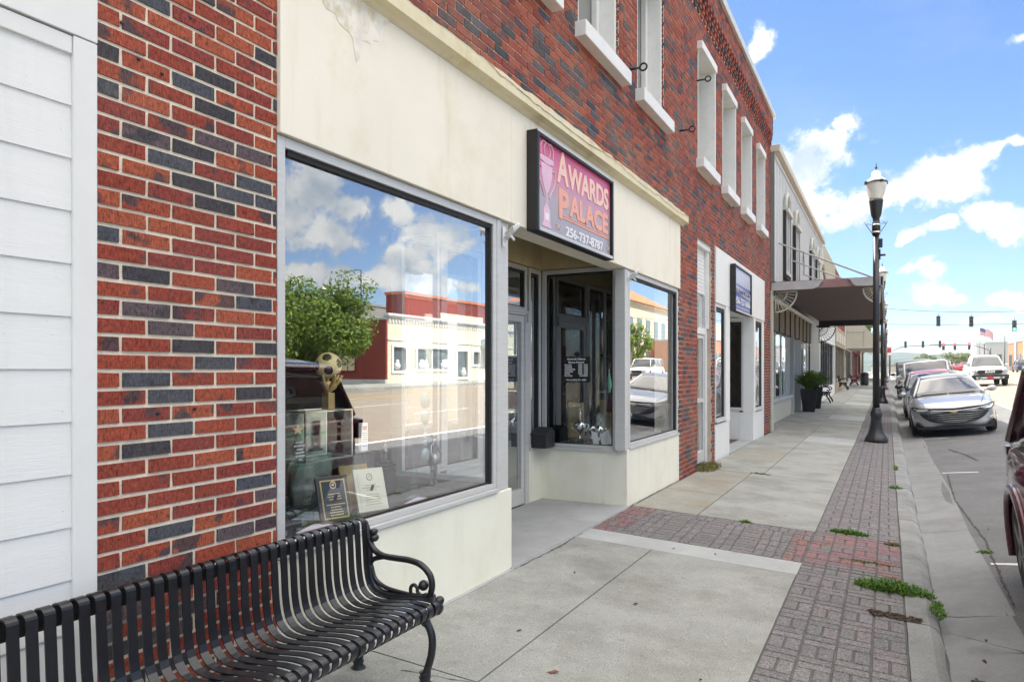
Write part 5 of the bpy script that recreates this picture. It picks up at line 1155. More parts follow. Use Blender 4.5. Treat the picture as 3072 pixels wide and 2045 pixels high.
simple('bark', (.10, .075, .05), .9, var=.3, scale=5, bs=.4)
def leaves(mb, c, rad, n, size, lumps=None, rng=random, hollow=.35):
    C0 = Vector(c); L_ = []
    for k in range(lumps or 14):
        u = rng.uniform(-1, 1); a = rng.uniform(0, 6.283); q = math.sqrt(1-u*u); rr = rng.uniform(.45, .85)
        L_.append((Vector((rad[0]*q*math.cos(a)*rr, rad[1]*q*math.sin(a)*rr, rad[2]*u*rr)), rng.uniform(.18, .5)))
    for i in range(n):
        lc, lr = rng.choice(L_); d = Vector((rng.gauss(0, 1), rng.gauss(0, 1), rng.gauss(0, 1))).normalized()*rng.uniform(hollow, 1)**.5
        p_ = C0+lc+Vector((d.x*rad[0], d.y*rad[1], d.z*rad[2]))*lr
        nrm = (d+Vector((rng.gauss(0, .5), rng.gauss(0, .5), rng.gauss(0, .5)+.4))).normalized(); t_ = nrm.orthogonal().normalized(); t_.rotate(Matrix.Rotation(rng.uniform(0, 6.28), 3, nrm)); b2_ = nrm.cross(t_); s_ = size*rng.uniform(.6, 1.3)
        mb.add([p_-t_*s_, p_-b2_*s_*.45, p_+t_*s_+Vector((0, 0, -s_*.3)), p_+b2_*s_*.45], [(0, 1, 2, 3)])
def tree(name, label, x, y, z0, h, cr, cz, n, size, mat, trunk=.18, group=None, lumps=16, cat='tree'):
    T = thing(name, label, cat, (x, y, z0), 0, group); rng = random.Random(hash((x, y)) & 0xffff)
    b_ = MB(); leaves(b_, (0, 0, cz), cr, n, size, lumps, rng); b_.build('crown', mat, T, fix=False)
    t_ = MB(); t_.tube([(0, 0, 0), (.04, 0, cz*.4), (-.03, .03, cz*.7), (0, 0, cz)], [trunk, trunk*.8, trunk*.6, trunk*.3], 8)
    for k in range(6):
        a = k*1.05; zz = cz*(.45+.07*k); t_.tube([(0, 0, zz), (cr[0]*.35*math.cos(a), cr[1]*.35*math.sin(a), zz+cr[2]*.3), (cr[0]*.6*math.cos(a), cr[1]*.6*math.sin(a), zz+cr[2]*.6)], [trunk*.45, trunk*.3, trunk*.1], 6)
    t_.build('trunk', 'bark', T); return T
# baskets of flowers
def basket(x, y, z, label, mat='petal', n=900):
    T = thing('hanging_basket', label, 'flower basket', (x, y, z)); rng = random.Random(5)
    b_ = MB(); leaves(b_, (0, 0, 0), (.38, .38, .32), n, .035, 10, rng, .2); b_.build('leaves', 'leaf_bright' if mat == 'petal' else 'leaf_dark', T, fix=False)
    b_ = MB(); leaves(b_, (0, 0, .06), (.40, .40, .30), n//2, .03, 12, rng, .7); b_.build('flowers', mat, T, fix=False)
    b_ = MB(); b_.lathe([(.05, -.22), (.2, -.12), (.27, .02)], n=14); b_.build('pot', 'dark_metal', T); b_ = MB(); b_.tube([(0, 0, 0), (0, 0, .45), (.0, 0, .5)], .008, 5); b_.tube([(0, 0, .5), (.45, 0, .5)], .012, 5); b_.build('hanger', 'dark_metal', T); return T
basket(1.93, 56, 3.75, 'purple flower basket hanging from the third street lamp', 'petal_purple'); basket(25.8, 30.3, 3.5, 'white and green flower basket on the street lamp mirrored in the large window')
# planters
def planter(x, y, label, h=.78, w=.27, seed=3):
    T = thing('planter', label, 'planter', (x, y, gz(x, y)), R(4), 'tall black planters under the canopy')
    b_ = MB(); a, c = w*.68, w; b_.loft([[(-s*1, -s, z_), (s, -s, z_), (s, s, z_), (-s, s, z_)] for s, z_ in ((a, 0), (c, h), (c-.025, h), (c-.03, h-.04))]); b_.build('pot', 'black_paint', T, bevel=.006)
    b_ = MB(); b_.box(-c+.03, c-.03, -c+.03, c-.03, h-.06, h-.03); b_.build('soil', 'soil', T)
    b_ = MB(); rng = random.Random(seed)
    for k in range(170):
        a_ = rng.uniform(0, 6.283); o_ = rng.uniform(.2, 1); L_ = rng.uniform(.35, .75); pts = [Vector((.08*math.cos(a_), .08*math.sin(a_), h-.03))]
        for j in range(1, 6): f = j/5; pts.append(Vector((math.cos(a_)*o_*.62*f, math.sin(a_)*o_*.62*f, h+L_*(f-.45*o_*f*f))))
        for j in range(5):
            d = pts[j+1]-pts[j]; sd = d.cross(Vector((0, 0, 1))).normalized()
            for s_ in (-1, 1):
                for q in (0, .5): e_ = pts[j]+d*q; b_.add([e_, e_+sd*s_*.05+d*.2, e_+sd*s_*.09+d*.5+Vector((0, 0, -.012)), e_+sd*s_*.04+d*.45], [(0, 1, 2, 3)])
    b_.build('fern', 'leaf', T, fix=False); return T
planter(.12, 26.9, 'nearer tall black planter with a bushy fern under the canopy', .80, .28, 3); planter(.16, 29.0, 'farther tall black planter with a fern, mostly hidden behind the nearer one', .80, .26, 8)
# ------------------------------------------------------------------ grey panelled building with canopy
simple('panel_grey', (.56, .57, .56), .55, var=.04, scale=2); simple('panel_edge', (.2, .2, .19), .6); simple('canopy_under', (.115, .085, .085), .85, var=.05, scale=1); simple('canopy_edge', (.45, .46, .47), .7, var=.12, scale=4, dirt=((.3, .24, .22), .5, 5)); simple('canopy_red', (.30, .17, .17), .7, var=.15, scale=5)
simple('fan_cream', (.62, .60, .50), .7); simple('wood_brown', (.20, .17, .125), .75, var=.2, scale=5, dirt=((.12, .08, .06), .5, 3)); simple('shopfront_cream', (.60, .58, .48), .7, var=.06, dirt=((.4, .36, .28), .5, 2)); simple('tan_stone', (.36, .29, .21), .85, var=.15, scale=4); simple('tan_panel', (.55, .51, .42), .7, var=.05)
GB = thing('panelled_building', 'grey metal-panelled shop with arched shutters above a flat canopy', 'building')
b_ = MB(); b_.box(-10, .07, 18.68, 33.3, 3.75, 6.95); o_ = b_.build('upper_wall', 'panel_grey', GB); b_ = MB(); b_.box(-.2, .075, 18.66, 18.675, 3.72, 6.95); b_.build('edge_strip', 'panel_edge', GB)
b_ = MB(); yy = 18.95
while yy < 33.2: b_.box(.07, .085, yy, yy+.03, 3.76, 6.8); yy += .3
b_.box(.07, .10, 18.7, 33.3, 6.80, 6.86); b_.build('panel_ribs', 'panel_grey', GB)
b_ = MB(); b_.box(-10, .2, 18.64, 33.4, 6.95, 7.12); b_.build('coping', 'tan_panel', GB, bevel=.01)
simple('arch_trim', (.50, .51, .46), .6, var=.15)
def arch_window(y, parent, w=.95):
    z0, z1 = 4.2, 5.75
    f = MB(); f.box(.075, .15, y, y+.1, z0, z1); f.box(.075, .15, y+w-.1, y+w, z0, z1); f.box(.075, .22, y-.08, y+w+.08, z1, z1+.12); f.box(.075, .17, y, y+w, z0-.1, z0)
    r = w/2; f.tube([(.14, y+r-r*math.cos(math.pi*i/12)*.95, z1+.12+r*.95*math.sin(math.pi*i/12)) for i in range(13)], .055, 6)
    o_ = f.build('window', 'arch_trim', parent, bevel=.004)
    s_ = MB(); 
    for a in (y+.1, y+w/2+.01):
        s_.box(.08, .13, a, a+.05, z0, z1); s_.box(.08, .13, a+w/2-.16, a+w/2-.11, z0, z1)
        zz = z0+.03
        while zz < z1-.05: s_.add([(.085, a+.05, zz), (.125, a+.05, zz+.03), (.125, a+w/2-.16, zz+.03), (.085, a+w/2-.16, zz)], [(0, 1, 2, 3)]); zz += .055
    s_.build('shutter', 'panel_grey', o_, fix=False); s_ = MB(); s_.box(.086, .16, y-.12, y-.002, z0-.2, z1+.05); s_.box(.086, .16, y+w+.002, y+w+.1, z0-.2, z1+.05); s_.box(.086, .092, y-.002, y+w, z0-.2, z1+.05); s_.box(.086, .2, y-.12, y+w+.1, z0-.24, z0-.2); s_.build('shade_boards', 'gasket', o_)  # black boards around and behind the shutters, painted in place of shade
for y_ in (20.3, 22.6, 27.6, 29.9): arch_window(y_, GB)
b_ = MB(); b_.tube([(.12, 25.2+.12*math.sin(i*.7), 4.7+.09*i) for i in range(9)], .02, 5); b_.tube([(.12, 25.25+.1*math.cos(i*.7), 4.9+.05*i) for i in range(9)], .015, 5); b_.build('wall_ornament', 'panel_edge', GB)
# canopy
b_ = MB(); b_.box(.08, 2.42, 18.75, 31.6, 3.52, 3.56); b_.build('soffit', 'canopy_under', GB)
b_ = MB(); b_.box(.08, 2.42, 18.8, 31.55, 3.565, 3.7); b_.build('canopy_roof', 'canopy_red', GB)
b_ = MB(); b_.prism([(.0, 18.68, 3.50), (.95, 18.68, 3.50), (1.08, 18.68, 3.55), (1.12, 18.68, 3.62), (1.2, 18.68, 3.70), (.0, 18.68, 3.70)], (0, .06, 0)); b_.prism([(2.46, 18.68, 3.70), (1.72, 18.68, 3.70), (1.78, 18.68, 3.66), (1.82, 18.68, 3.58), (1.9, 18.68, 3.52), (2.46, 18.68, 3.50)], (0, .06, 0)); b_.box(2.42, 2.48, 18.68, 31.6, 3.48, 3.72)
b_.build('canopy_fascia', 'canopy_edge', GB); b_ = MB(); b_.box(.08, 2.41, 18.745, 18.755, 3.52, 3.72); b_.build('canopy_front', 'canopy_red', GB)
b_ = MB(); b_.box(.08, 2.4, 31.5, 31.56, 3.3, 3.52); b_.box(.0, .5, 31.42, 31.5, 3.26, 3.34); b_.build('canopy_beam', 'dark_metal', GB)
def fan(cx, y, cz, r, sx, mat, par):
    b_ = MB(); n_ = 9
    pt = lambda rr, a: (cx+sx*rr*math.cos(a), y, cz-rr*math.sin(a))
    for r0, th_ in ((r, .022), (r*.55, .014)): b_.tube([pt(r0, math.pi/2*i/10) for i in range(11)], th_, 5)
    for i in range(n_): a = math.pi/2*i/(n_-1); b_.tube([pt(.08, a), pt(r, a)], .012, 4)
    b_.tube([pt(0, 0), pt(r, 0)], .02, 4); b_.tube([pt(0, math.pi/2), pt(r, math.pi/2)], .02, 4)
    return b_.build('fan_bracket', mat, par)
fan(.06, 18.95, 3.48, .50, 1, 'fan_cream', GB); fan(2.40, 18.95, 3.48, .36, -1, 'fan_cream', GB); fan(.1, 31.4, 3.25, .6, 1, 'dark_metal', GB); fan(.1, 25.0, 3.48, .42, 1, 'fan_cream', GB) if False else None
# stay rods
for y_, z_ in ((19.3, 4.78), (22.4, 4.75), (25.4, 4.7), (28.5, 4.65)): b_ = MB(); b_.tube([(.08, y_, z_), (2.3, y_+.02, 3.74)], .022, 6); b_.build('stay_rod', 'canopy_edge', GB)
# lower shopfront, set back a little
b_ = MB(); b_.box(-.15, .02, 18.68, 18.9, -.1, 3.5); b_.build('end_pilaster', 'shopfront_cream', GB)
b_ = MB(); b_.box(-.7, -.28, 18.9, 25.4, -.1, .62); b_.box(-.7, -.28, 27.6, 31.6, -.1, .62); b_.build('stall_riser', 'shopfront_cream', GB)
b_ = MB(); b_.box(-.7, -.2, 18.9, 31.6, 2.62, 3.5)
b_.build('transom_panel', 'wood_brown', GB); b_ = MB(); b_.box(-.2, -.12, 18.9, 31.6, 3.38, 3.5); b_.build('cornice', 'panel_grey', GB)
b_ = MB(); b3 = MB(); yy = 19.0
while yy < 31.5:
    pieces('transom_post', 'dark_metal', GB, [(-.2, -.165, yy, yy+.12, 2.60, 3.38)])
    if not 25.4 < yy < 27.6: b3.box(-.35, -.30, yy, yy+.12, .72, 2.62)
    yy += 1.3
b3.box(-.4, -.2, 18.9, 25.4, .62, .72); b3.box(-.4, -.2, 27.6, 31.6, .62, .72); b3.box(-.45, -.2, 25.3, 25.42, 0, 2.62); b3.box(-.45, -.2, 27.55, 27.65, 0, 2.62); b3.build('window_frame', 'panel_grey', GB)
b_ = MB(); b_.quad((-.32, 18.9, .72), (-.32, 25.3, .72), (-.32, 25.3, 2.62), (-.32, 18.9, 2.62)); b_.quad((-.32, 27.65, .72), (-.32, 31.6, .72), (-.32, 31.6, 2.62), (-.32, 27.65, 2.62)); b_.build('window', 'shop_glass', GB)
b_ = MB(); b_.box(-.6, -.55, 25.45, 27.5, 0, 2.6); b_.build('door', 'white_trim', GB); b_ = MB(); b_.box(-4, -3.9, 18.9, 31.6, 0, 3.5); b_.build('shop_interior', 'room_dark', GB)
# next buildings down the row
def simple_front(T, y0, y1, zt, x, wallm, base=.6, wz=(.65, 2.7), nwin=5, framem='dark_metal', glassm_='shop_glass', top=2.7, depth=10, door_=True):
    z0 = gz(0, y0); b_ = MB(); b_.box(-depth, x, y0, y1, z0+top, zt); b_.build('wall', wallm, T)
    b_ = MB(); b_.box(x-.4, x-.02, y0+.25, y1-.25, z0-.2, z0+base); b_.box(x-.4, x-.01, y0, y0+.25, z0-.2, z0+top); b_.box(x-.4, x-.01, y1-.25, y1, z0-.2, z0+top); b_.build('shopfront', wallm, T)
    w = (y1-y0-.5)/nwin
    pieces('window_frame', framem, T, [(x-.18, x-.12, y0+.22+i*w, y0+.32+i*w, z0+base, z0+top) for i in range(nwin+1)]); b_ = MB(); b_.quad((x-.16, y0+.25, z0+base), (x-.16, y1-.25, z0+base), (x-.16, y1-.25, z0+top), (x-.16, y0+.25, z0+top)); b_.build('window', glassm_, T)
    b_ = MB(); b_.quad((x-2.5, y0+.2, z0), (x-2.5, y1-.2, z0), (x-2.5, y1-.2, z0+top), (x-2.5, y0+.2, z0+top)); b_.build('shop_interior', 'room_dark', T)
WS = thing('white_shop', 'shop with a white ribbed metal fascia and tall dark windows beyond the grey panelled building', 'building')
simple_front(WS, 33.4, 43.4, 3.85, -.02, 'white_paint', nwin=8, wz=(.65, 2.7), top=2.75)
b_ = MB(); yy = 33.5
while yy < 43.3: b_.box(-.02, -.0, yy, yy+.03, 2.95, 3.8); yy += .28
b_.build('fascia_ribs', 'white_paint', WS); b_ = MB(); b_.box(-9, -.03, 33.41, 50, 3.86, 7.35); b_.box(-9, .02, 33.4, 34.6, 3.86, 7.4); b_.build('upper_wall', 'tan_panel', WS)
b_ = MB(); 
for i in range(40): b_.box(-.03, -.01, 34.7+i*.38, 34.73+i*.38, 3.9, 7.3)
b_.build('upper_ribs', 'tan_panel', WS); b_ = MB(); b_.prism([(.03, 33.8, 6.0), (.03, 34.2, 6.2), (.03, 40, 4.2), (.03, 39.6, 4.1)], (.05, 0, 0)); b_.build('torn_trim', 'wood_brown', WS)
TS = thing('tan_shop', 'tan stone shop with orange brick above, before the beige gabled canopy', 'building'); simple_front(TS, 43.5, 53.5, 4.0, .0, 'tan_stone', nwin=6, framem='wood_brown')
b_ = MB(); bricks(b_, 43.5, 53.5, 4.05, 7.2, -.01, jt=.008); b_.build('brick_wall', 'far_brick', TS); b_ = MB(); b_.box(-9, -.02, 43.5, 53.5, 4.0, 7.2); b_.build('upper_wall', 'mortar_up', TS)
b_ = MB(); [b_.box(.0, .03, 44+i*2.4, 45.8+i*2.4, 3.15, 3.75) for i in range(4)]; b_.build('sign_board', 'tan_panel', TS)
MS = thing('canopy_shop', 'shop with a deep beige boxed canopy over the pavement', 'building'); simple_front(MS, 53.6, 64, 6.5, .0, 'white_trim', nwin=5, framem='wood_brown')
b_ = MB(); b_.prism([(0, 54.2, 3.05), (2.2, 54.2, 3.05), (2.2, 54.2, 3.3), (.75, 54.2, 5.1), (0, 54.2, 5.1)], (0, 9, 0)); b_.build('canopy', 'tan_panel', MS)
b_ = MB(); b_.box(.12, .16, 54.16, 54.2, 3.1, 5.0); b_.box(1.15, 1.2, 54.16, 54.2, 3.1, 4.3); b_.box(0, 1.2, 54.16, 54.2, 4.15, 4.2); b_.box(0, 2.2, 54.14, 54.2, 3.03, 3.12); b_.build('canopy_trim', 'shopfront_cream', MS)
RS = thing('red_shop', 'red brick shop with purple-framed windows beyond the beige canopy', 'building'); simple_front(RS, 64.1, 76, 6.2, .0, 'far_brick', nwin=5, framem='paint_maroon')
AW = thing('awning_shop', 'low shop with a pale metal awning on posts at the corner', 'building'); simple_front(AW, 76.1, 96, 5.6, -.3, 'far_brick', nwin=6)
b_ = MB(); b_.prism([(-.3, 76.4, 3.7), (2.55, 76.4, 3.35), (2.55, 76.4, 3.6), (-.3, 76.4, 4.6)], (0, 18, 0)); b_.build('awning', simple('awning_pale', (.5, .56, .54), .5), AW); b_ = MB(); [b_.box(2.45, 2.55, y_, y_+.1, gz(2.5, y_), 3.5) for y_ in (77, 83, 89, 94)]; b_.build('post', 'shopfront_cream', AW)
TB_ = thing('litter_bin', 'black litter bin beside the farthest bench', 'bin', (.95, 63, gz(1, 63))); b_ = MB(); b_.lathe([(.26, 0), (.3, .1), (.3, .85), (.27, .9)], n=14); b_.build('bin', 'black_paint', TB_); b_ = MB(); b_.lathe([(.31, .9), (.29, .98), (.12, 1.08)], n=14); b_.build('lid', 'black_metal', TB_)
tree('street_tree', 'yellow-green tree showing above the beige canopy', -.6, 112, .6, 9, (2.9, 3.2, 3.4), 7.0, 3500, .2, 'leaf_bright')
tree('street_tree', 'pale green tree in the distance left of the far hills', 10.2, 190, .8, 6, (2.6, 3, 1.7), 2.8, 1500, .28, 'leaf_far'); tree('street_tree', 'rounded pale green tree left of the pickup truck cab', 15.2, 185, .8, 6, (3.4, 3, 1.9), 2.8, 2000, .28, 'leaf_far')
tree('street_tree', 'rounded pale green tree touching the pickup truck cab', 18.6, 192, .8, 6, (3.3, 3, 2.0), 2.8, 1900, .28, 'leaf_far')
# ------------------------------------------------------------------ traffic lights
def signal(x, y, z, label, lit, T0=None, back=False, h=.95):
    T = thing('traffic_light', label, 'traffic light', (x, y, z), 0, 'traffic lights over the road'); k = h
    b_ = MB(); b_.box(-.17*k, .17*k, -.09, .09, 0, k); b_.tube([(0, 0, k), (0, 0, k+.25)], .025, 6); b_.build('housing', 'signal_grey', T, bevel=.02)
    for i, c in enumerate(('green', 'amber', 'red')):
        on = lit == c; l_ = MB(); l_.lathe([(.105*k, -.10), (.09*k, -.115)], (0, 0, (.18+.32*i)*k), 14, 'y'); l_.build('lens', {'green': 'lit_green', 'red': 'lit_red'}.get(c) if on else 'lens_dark', T)
        v_ = MB(); v_.tube([(.12*k*math.cos(a), -.11, (.18+.32*i)*k+.12*k*math.sin(a)) for a in [math.pi*q/8 for q in range(9)]], .012, 4); v_.box(-.12*k, .12*k, -.24, -.1, (.30+.32*i)*k-.005, (.305+.32*i)*k); v_.build('visor', 'signal_grey', T)
simple('signal_grey', (.075, .085, .08), .5); simple('lens_dark', (.05, .05, .05), .2, coat=1); emis('lit_green', (.05, .9, .45), 6); emis('lit_red', (1, .03, .06), 6)
signal(6.7, 76, 5.55, 'left of the two dark traffic lights on the upper span wire', None); signal(9.25, 76, 5.42, 'right of the two dark traffic lights on the upper span wire', None); signal(12.45, 76, 4.95, 'traffic light showing green on the lower span wire', 'green')
def wire(pts, label, r=.02):
    b_ = MB(); b_.tube(pts, r, 5); return tag(b_.build('overhead_wire', 'dark_metal'), label, 'wire')
def sag(a, b_, s, n=14): return [tuple(Vector(a).lerp(Vector(b_), i/n)-Vector((0, 0, 4*s*(i/n)*(1-i/n)))) for i in range(n+1)]
wire(sag((2.0, 76, 7.4), (24, 76, 7.6), .8), 'upper span wire across the road carrying two dark signals'); wire(sag((2.0, 78, 6.0), (24, 78, 5.9), .25), 'lower span wire across the road'); wire(sag((2.5, 120, 4.9), (42, 100, 8.6), .7), 'sagging wire over the far junction')
SG_P = thing('signal_mast', 'grey mast arm reaching over the far junction from the left', 'mast', (2.9, 124, gz(3, 124))); b_ = MB(); b_.tube([(0, 0, 0), (0, 0, 4.2)], .12, 8); b_.tube(crspline([(0, 0, 3.6), (1.2, 0, 4.2), (3, 0, 4.5), (9, 0, 4.6)], 4), .06, 6); b_.build('arm', 'signal_grey', SG_P)
SG_P = thing('signal_mast', 'grey mast arm reaching over the far junction from the right', 'mast', (15.8, 124, gz(16, 124))); b_ = MB(); b_.tube([(0, 0, 0), (0, 0, 3.6)], .12, 8); b_.tube(crspline([(0, 0, 3.2), (-1.6, 0, 3.8), (-3.2, 0, 4.05), (-7.6, 0, 4.1)], 4), .06, 6); b_.build('arm', 'signal_grey', SG_P)
for x_, l_, c_ in ((5.0, 'leftmost small traffic light on the far left mast arm', None), (7.3, 'second small traffic light on the far left mast arm', None), (9.5, 'end traffic light of the far left mast arm', None)): signal(x_, 123.6, 4.35+gz(5, 124)-.3, l_, c_, h=1.0)
for x_, l_, c_ in ((9.95, 'small traffic light at the tip of the far right mast arm', 'red'), (11.4, 'red traffic light left of the flagpole, first of two', 'red'), (13.2, 'red traffic light left of the flagpole, nearest the white building', 'red')): signal(x_, 123.6, 4.0+gz(5, 124)-.35, l_, c_, h=1.0)
RSG = thing('road_sign', 'small red and white corner sign beside the far left mast', 'sign', (2.75, 100, gz(3, 100))); b_ = MB(); b_.tube([(0, 0, 0), (0, 0, 3.9)], .04, 6); b_.build('post', 'signal_grey', RSG); b_ = MB(); b_.box(-.35, .35, -.04, 0, 2.9, 4.0); b_.build('panel', 'sign_white', RSG); b_ = MB(); b_.box(-.22, .22, -.05, -.041, 3.2, 3.8); b_.build('panel_face', 'plate_red', RSG)
UP_ = thing('utility_pole', 'plain dark pole standing between the grey building and the orange shop row', 'pole', (20.7, 150, 1.2)); b_ = MB(); b_.tube([(0, 0, 0), (0, 0, 6.3)], .09, 6); b_.build('post', 'signal_grey', UP_)
# flag
FP = thing('flagpole', 'flagpole flying a stars and stripes flag above the pickup truck', 'flag', (15.1, 130, 0)); b_ = MB(); b_.tube([(0, 0, 0), (0, 0, 8.0)], [.06, .035], 8); b_.build('pole', 'rim', FP)
fw, fh, nx, nz = 1.9, 1.1, 26, 13
fm = MB(); vs = []
for i in range(nx+1):
    for j in range(nz+1):
        u = i/nx; vs.append((u*fw*.92, .2*math.sin(u*9)*u, 7.95-fh*(1-j/nz)-u*u*.75+.06*math.sin(u*11)))
fm.v = vs
for i in range(nx):
    for j in range(nz):
        fm.f.append([i*(nz+1)+j, (i+1)*(nz+1)+j, (i+1)*(nz+1)+j+1, i*(nz+1)+j+1]); fm.m.append(2 if (i < nx*.4 and j >= 6) else (0 if j % 2 == 0 else 1)); fm.sm.append(True)
fm.build('flag', [simple('flag_red', (.55, .06, .09), .8), 'white_paint', simple('flag_blue', (.12, .13, .3), .8)], FP)
# ------------------------------------------------------------------ buildings far on the right
simple('white_wall', (.72, .72, .70), .7); simple('pale_wall', (.50, .53, .53), .7, var=.05); simple('orange_wall', (.52, .21, .10), .8, var=.1, scale=2); simple('far_glass', (.10, .13, .14), .1, coat=1); simple('concrete_grey', (.30, .29, .27), .8, var=.05); simple('roof_orange', (.50, .16, .06), .7, var=.15, scale=3); simple('sand', (.62, .52, .36), .8, var=.05); simple('cream_far', (.72, .67, .52), .75, var=.04, scale=2, dirt=((.5, .42, .25), .3, 1)); simple('brick_dark_far', (.16, .035, .03), .85, var=.2)
def block(name, label, mat, x0, x1, y0, y1, z0, z1, wins=(), trim=None, cat='building'):
    T = thing(name, label, cat); b_ = MB(); b_.box(x0, x1, y0, y1, z0, z1); b_.build('wall', mat, T)
    b_ = MB(); b_.box(x0-.12, x1+.12, y0-.12, y1+.12, z1, z1+.3); b_.build('parapet', trim or mat, T)
    for w in wins: b_ = MB(); b_.box(*w[:6]); b_.build(w[6] if len(w) > 6 else 'window', w[7] if len(w) > 7 else 'far_glass', T)
    return T
block('white_building', 'tall white-sided block beside the flagpole at the right', 'white_wall', 20.2, 21.75, 190, 204, .5, 7.4, [(20.16, 20.2, 193, 195, 1, 3.4)])
block('grey_building', 'pale grey building with square windows, right of the white block', 'pale_wall', 21.9, 40, 189, 204, .5, 7.5, [(x_, x_+.95, 188.9, 189, 2.4, 5.0) for x_ in (22.2, 23.9)])
block('orange_building', 'orange brick shop row with pale piers at the right edge', 'orange_wall', 24.5, 40, 128, 176, .6, 6.9, [(24.4, 24.5, 129.5+i*5.2, 133+i*5.2, 1.6, 4.6) for i in range(9)]+[(24.2, 24.5, 133.6+i*10.4, 135+i*10.4, .6, 7.0, 'pier', 'pale_wall') for i in range(4)], 'pale_wall')
# cream corner shop across the street (mirrored in the big window)
CS = thing('cream_corner_shop', 'cream stuccoed corner shop across the street, mirrored in the large window', 'building')
X0 = 27.0; HO = [(41.6, 45.6, 1.6, 3.1), (46.9, 48.4, 1.0, 3.0), (49.3, 50.3, 2.0, 3.0), (38.8, 40.2, 1.5, 3.1)]
b_ = MB(); wall(b_, -X0, -X0-.3, 38.2, 62, .3, 5.2, HO); b_.v = [(-x, y, z_) for x, y, z_ in b_.v]; b_.box(X0+.3, 40, 38.25, 62, .3, 5.15); b_.build('wall', 'cream_far', CS)
b_ = MB(); b_.box(X0-.25, X0+.3, 38.0, 62, 5.2, 5.35); b_.box(X0-.15, X0+.3, 38.1, 62, 5.08, 5.2); b_.box(X0-.06, X0, 38.2, 62, 3.55, 3.62)
yy = 38.3
while yy < 61: b_.box(X0-.08, X0, yy, yy+.16, 4.75, 4.98); yy += .34
for a, c, d, e in HO: b_.box(X0-.07, X0-.001, a-.2, c+.2, d-.2, d); b_.box(X0-.07, X0-.001, a-.2, a, d, e); b_.box(X0-.07, X0-.001, c, c+.2, d, e); b_.box(X0-.07, X0-.001, a-.2, c+.2, e, e+.15)
b_.build('cornice', 'white_trim', CS); b_ = MB()
for a, c, d, e in HO: b_.box(X0+.12, X0+.14, a, c, d, e)
b_.build('window', 'far_glass', CS); b_ = MB(); [b_.box(X0+.05, X0+.1, (a+c)/2-.04, (a+c)/2+.04, d, e) for a, c, d, e in HO[:1]]; b_.build('window_frame', 'white_trim', CS)
b_ = MB(); b_.box(X0, 40, 38.0, 38.2, .9, 4.9); b_.build('side_wall', 'far_brick', CS); b_ = MB(); b_.box(X0, 40, 37.95, 38.2, .3, .9); b_.box(X0-.02, 40, 37.93, 38.22, 4.9, 5.05); b_.build('side_base', 'pale_wall', CS)
b_ = MB(); b_.box(X0-1.2, X0, 50.6, 56, 3.3, 4.1); b_.build('awning', simple('awning_blue', (.45, .55, .6), .5), CS)
b_ = MB()
for y_, z_ in ((42.2, 1.85), (42.7, 1.8), (45.0, 1.85), (45.3, 1.9), (39.3, 1.8), (47.9, 1.3)): b_.ball((X0+.06, y_, z_), .26, 6); b_.ball((X0+.06, y_+.05, z_+.3), .15, 6)
b_.build('window_display', 'sign_white', CS)
CSN = thing('wall_sign', 'pale wall sign on the brick side of the cream corner shop', 'sign'); b_ = MB(); b_.box(29.6, 31.2, 37.85, 37.95, 1.5, 4.3); b_.build('panel', 'sand', CSN)
RBK = block('red_brick_block', 'taller red brick block behind the cream corner shop', 'far_brick', 42, 44.5, 60.5, 112, .3, 9.5, [(41.9, 42, 67+i*13, 76.5+i*13, 5.6, 8.0, 'panel', 'cream_far') for i in range(3)], 'roof_orange')
PD = block('parking_deck', 'grey concrete parking deck behind the trees across the street', 'concrete_grey', 62, 90, 45, 95, .3, 10.6, [(61.8, 62, 46+i*5, 50.4+i*5, 5.2, 8.2, 'opening', 'gasket') for i in range(9)]+[(61.8, 62, 46+i*5, 50.4+i*5, 1.2, 4.0, 'opening', 'gasket') for i in range(9)])
b_ = MB(); b_.tube([(62.5, 78, 10.6), (62.5, 78, 15.5), (63.6, 78, 15.6)], .09, 6); b_.build('lamp_pole', 'dark_metal', PD)
CH = block('courthouse', 'sandy civic building with an orange hipped roof, mirrored in the second window', 'sand', 36, 60, 108, 190, .3, 13, [(35.9, 36, 110+i*5, 112.4+i*5, 7.0, 10.6, 'window', 'far_glass') for i in range(15)]+[(35.9, 36, 110+i*5, 112.4+i*5, 1.8, 5, 'window', 'far_glass') for i in range(15)], 'cream_far')
b_ = MB(); b_.loft([[(35.2, 113, 13.3), (60.8, 113, 13.3), (60.8, 140, 13.3), (35.2, 140, 13.3)], [(44, 124, 18.5), (48, 124, 18.5), (48, 130, 18.5), (44, 130, 18.5)]]); b_.build('roof', 'roof_orange', CH)
block('brown_shop', 'low brown shop across the street nearer the trees', 'brick_dark_far', 34, 46, 4, 24, .3, 5.4, [(33.9, 34, 6+i*4, 9+i*4, 1.2, 3.4) for i in range(4)])
TG = 'trees across the street mirrored in the shop window'
for x_, y_, h_, r_, l_ in ((25.2, 29.6, 6.2, 3.5, 'dense green tree beside the basket lamp across the street'), (25.6, 24.6, 6.2, 3.2, 'dense green tree left of the basket lamp across the street'), (25.4, 20.0, 5.6, 3, 'dense green tree farther left across the street')):
    tree('street_tree', l_, x_, y_, .7, h_, (r_, r_, 2.9), 3.3, 13000, .14, 'leaf_mid', .16, TG, 48)
for x_, y_, l_ in ((25.5, 88, 'slim light green tree mirrored at the left of the second window'), (25.8, 79, 'slim light green tree mirrored beside the lamp post in the second window')): tree('street_tree', l_, x_, y_, .8, 8, (2.0, 2.0, 2.6), 4.4, 2500, .2, 'leaf_bright', .14, TG)
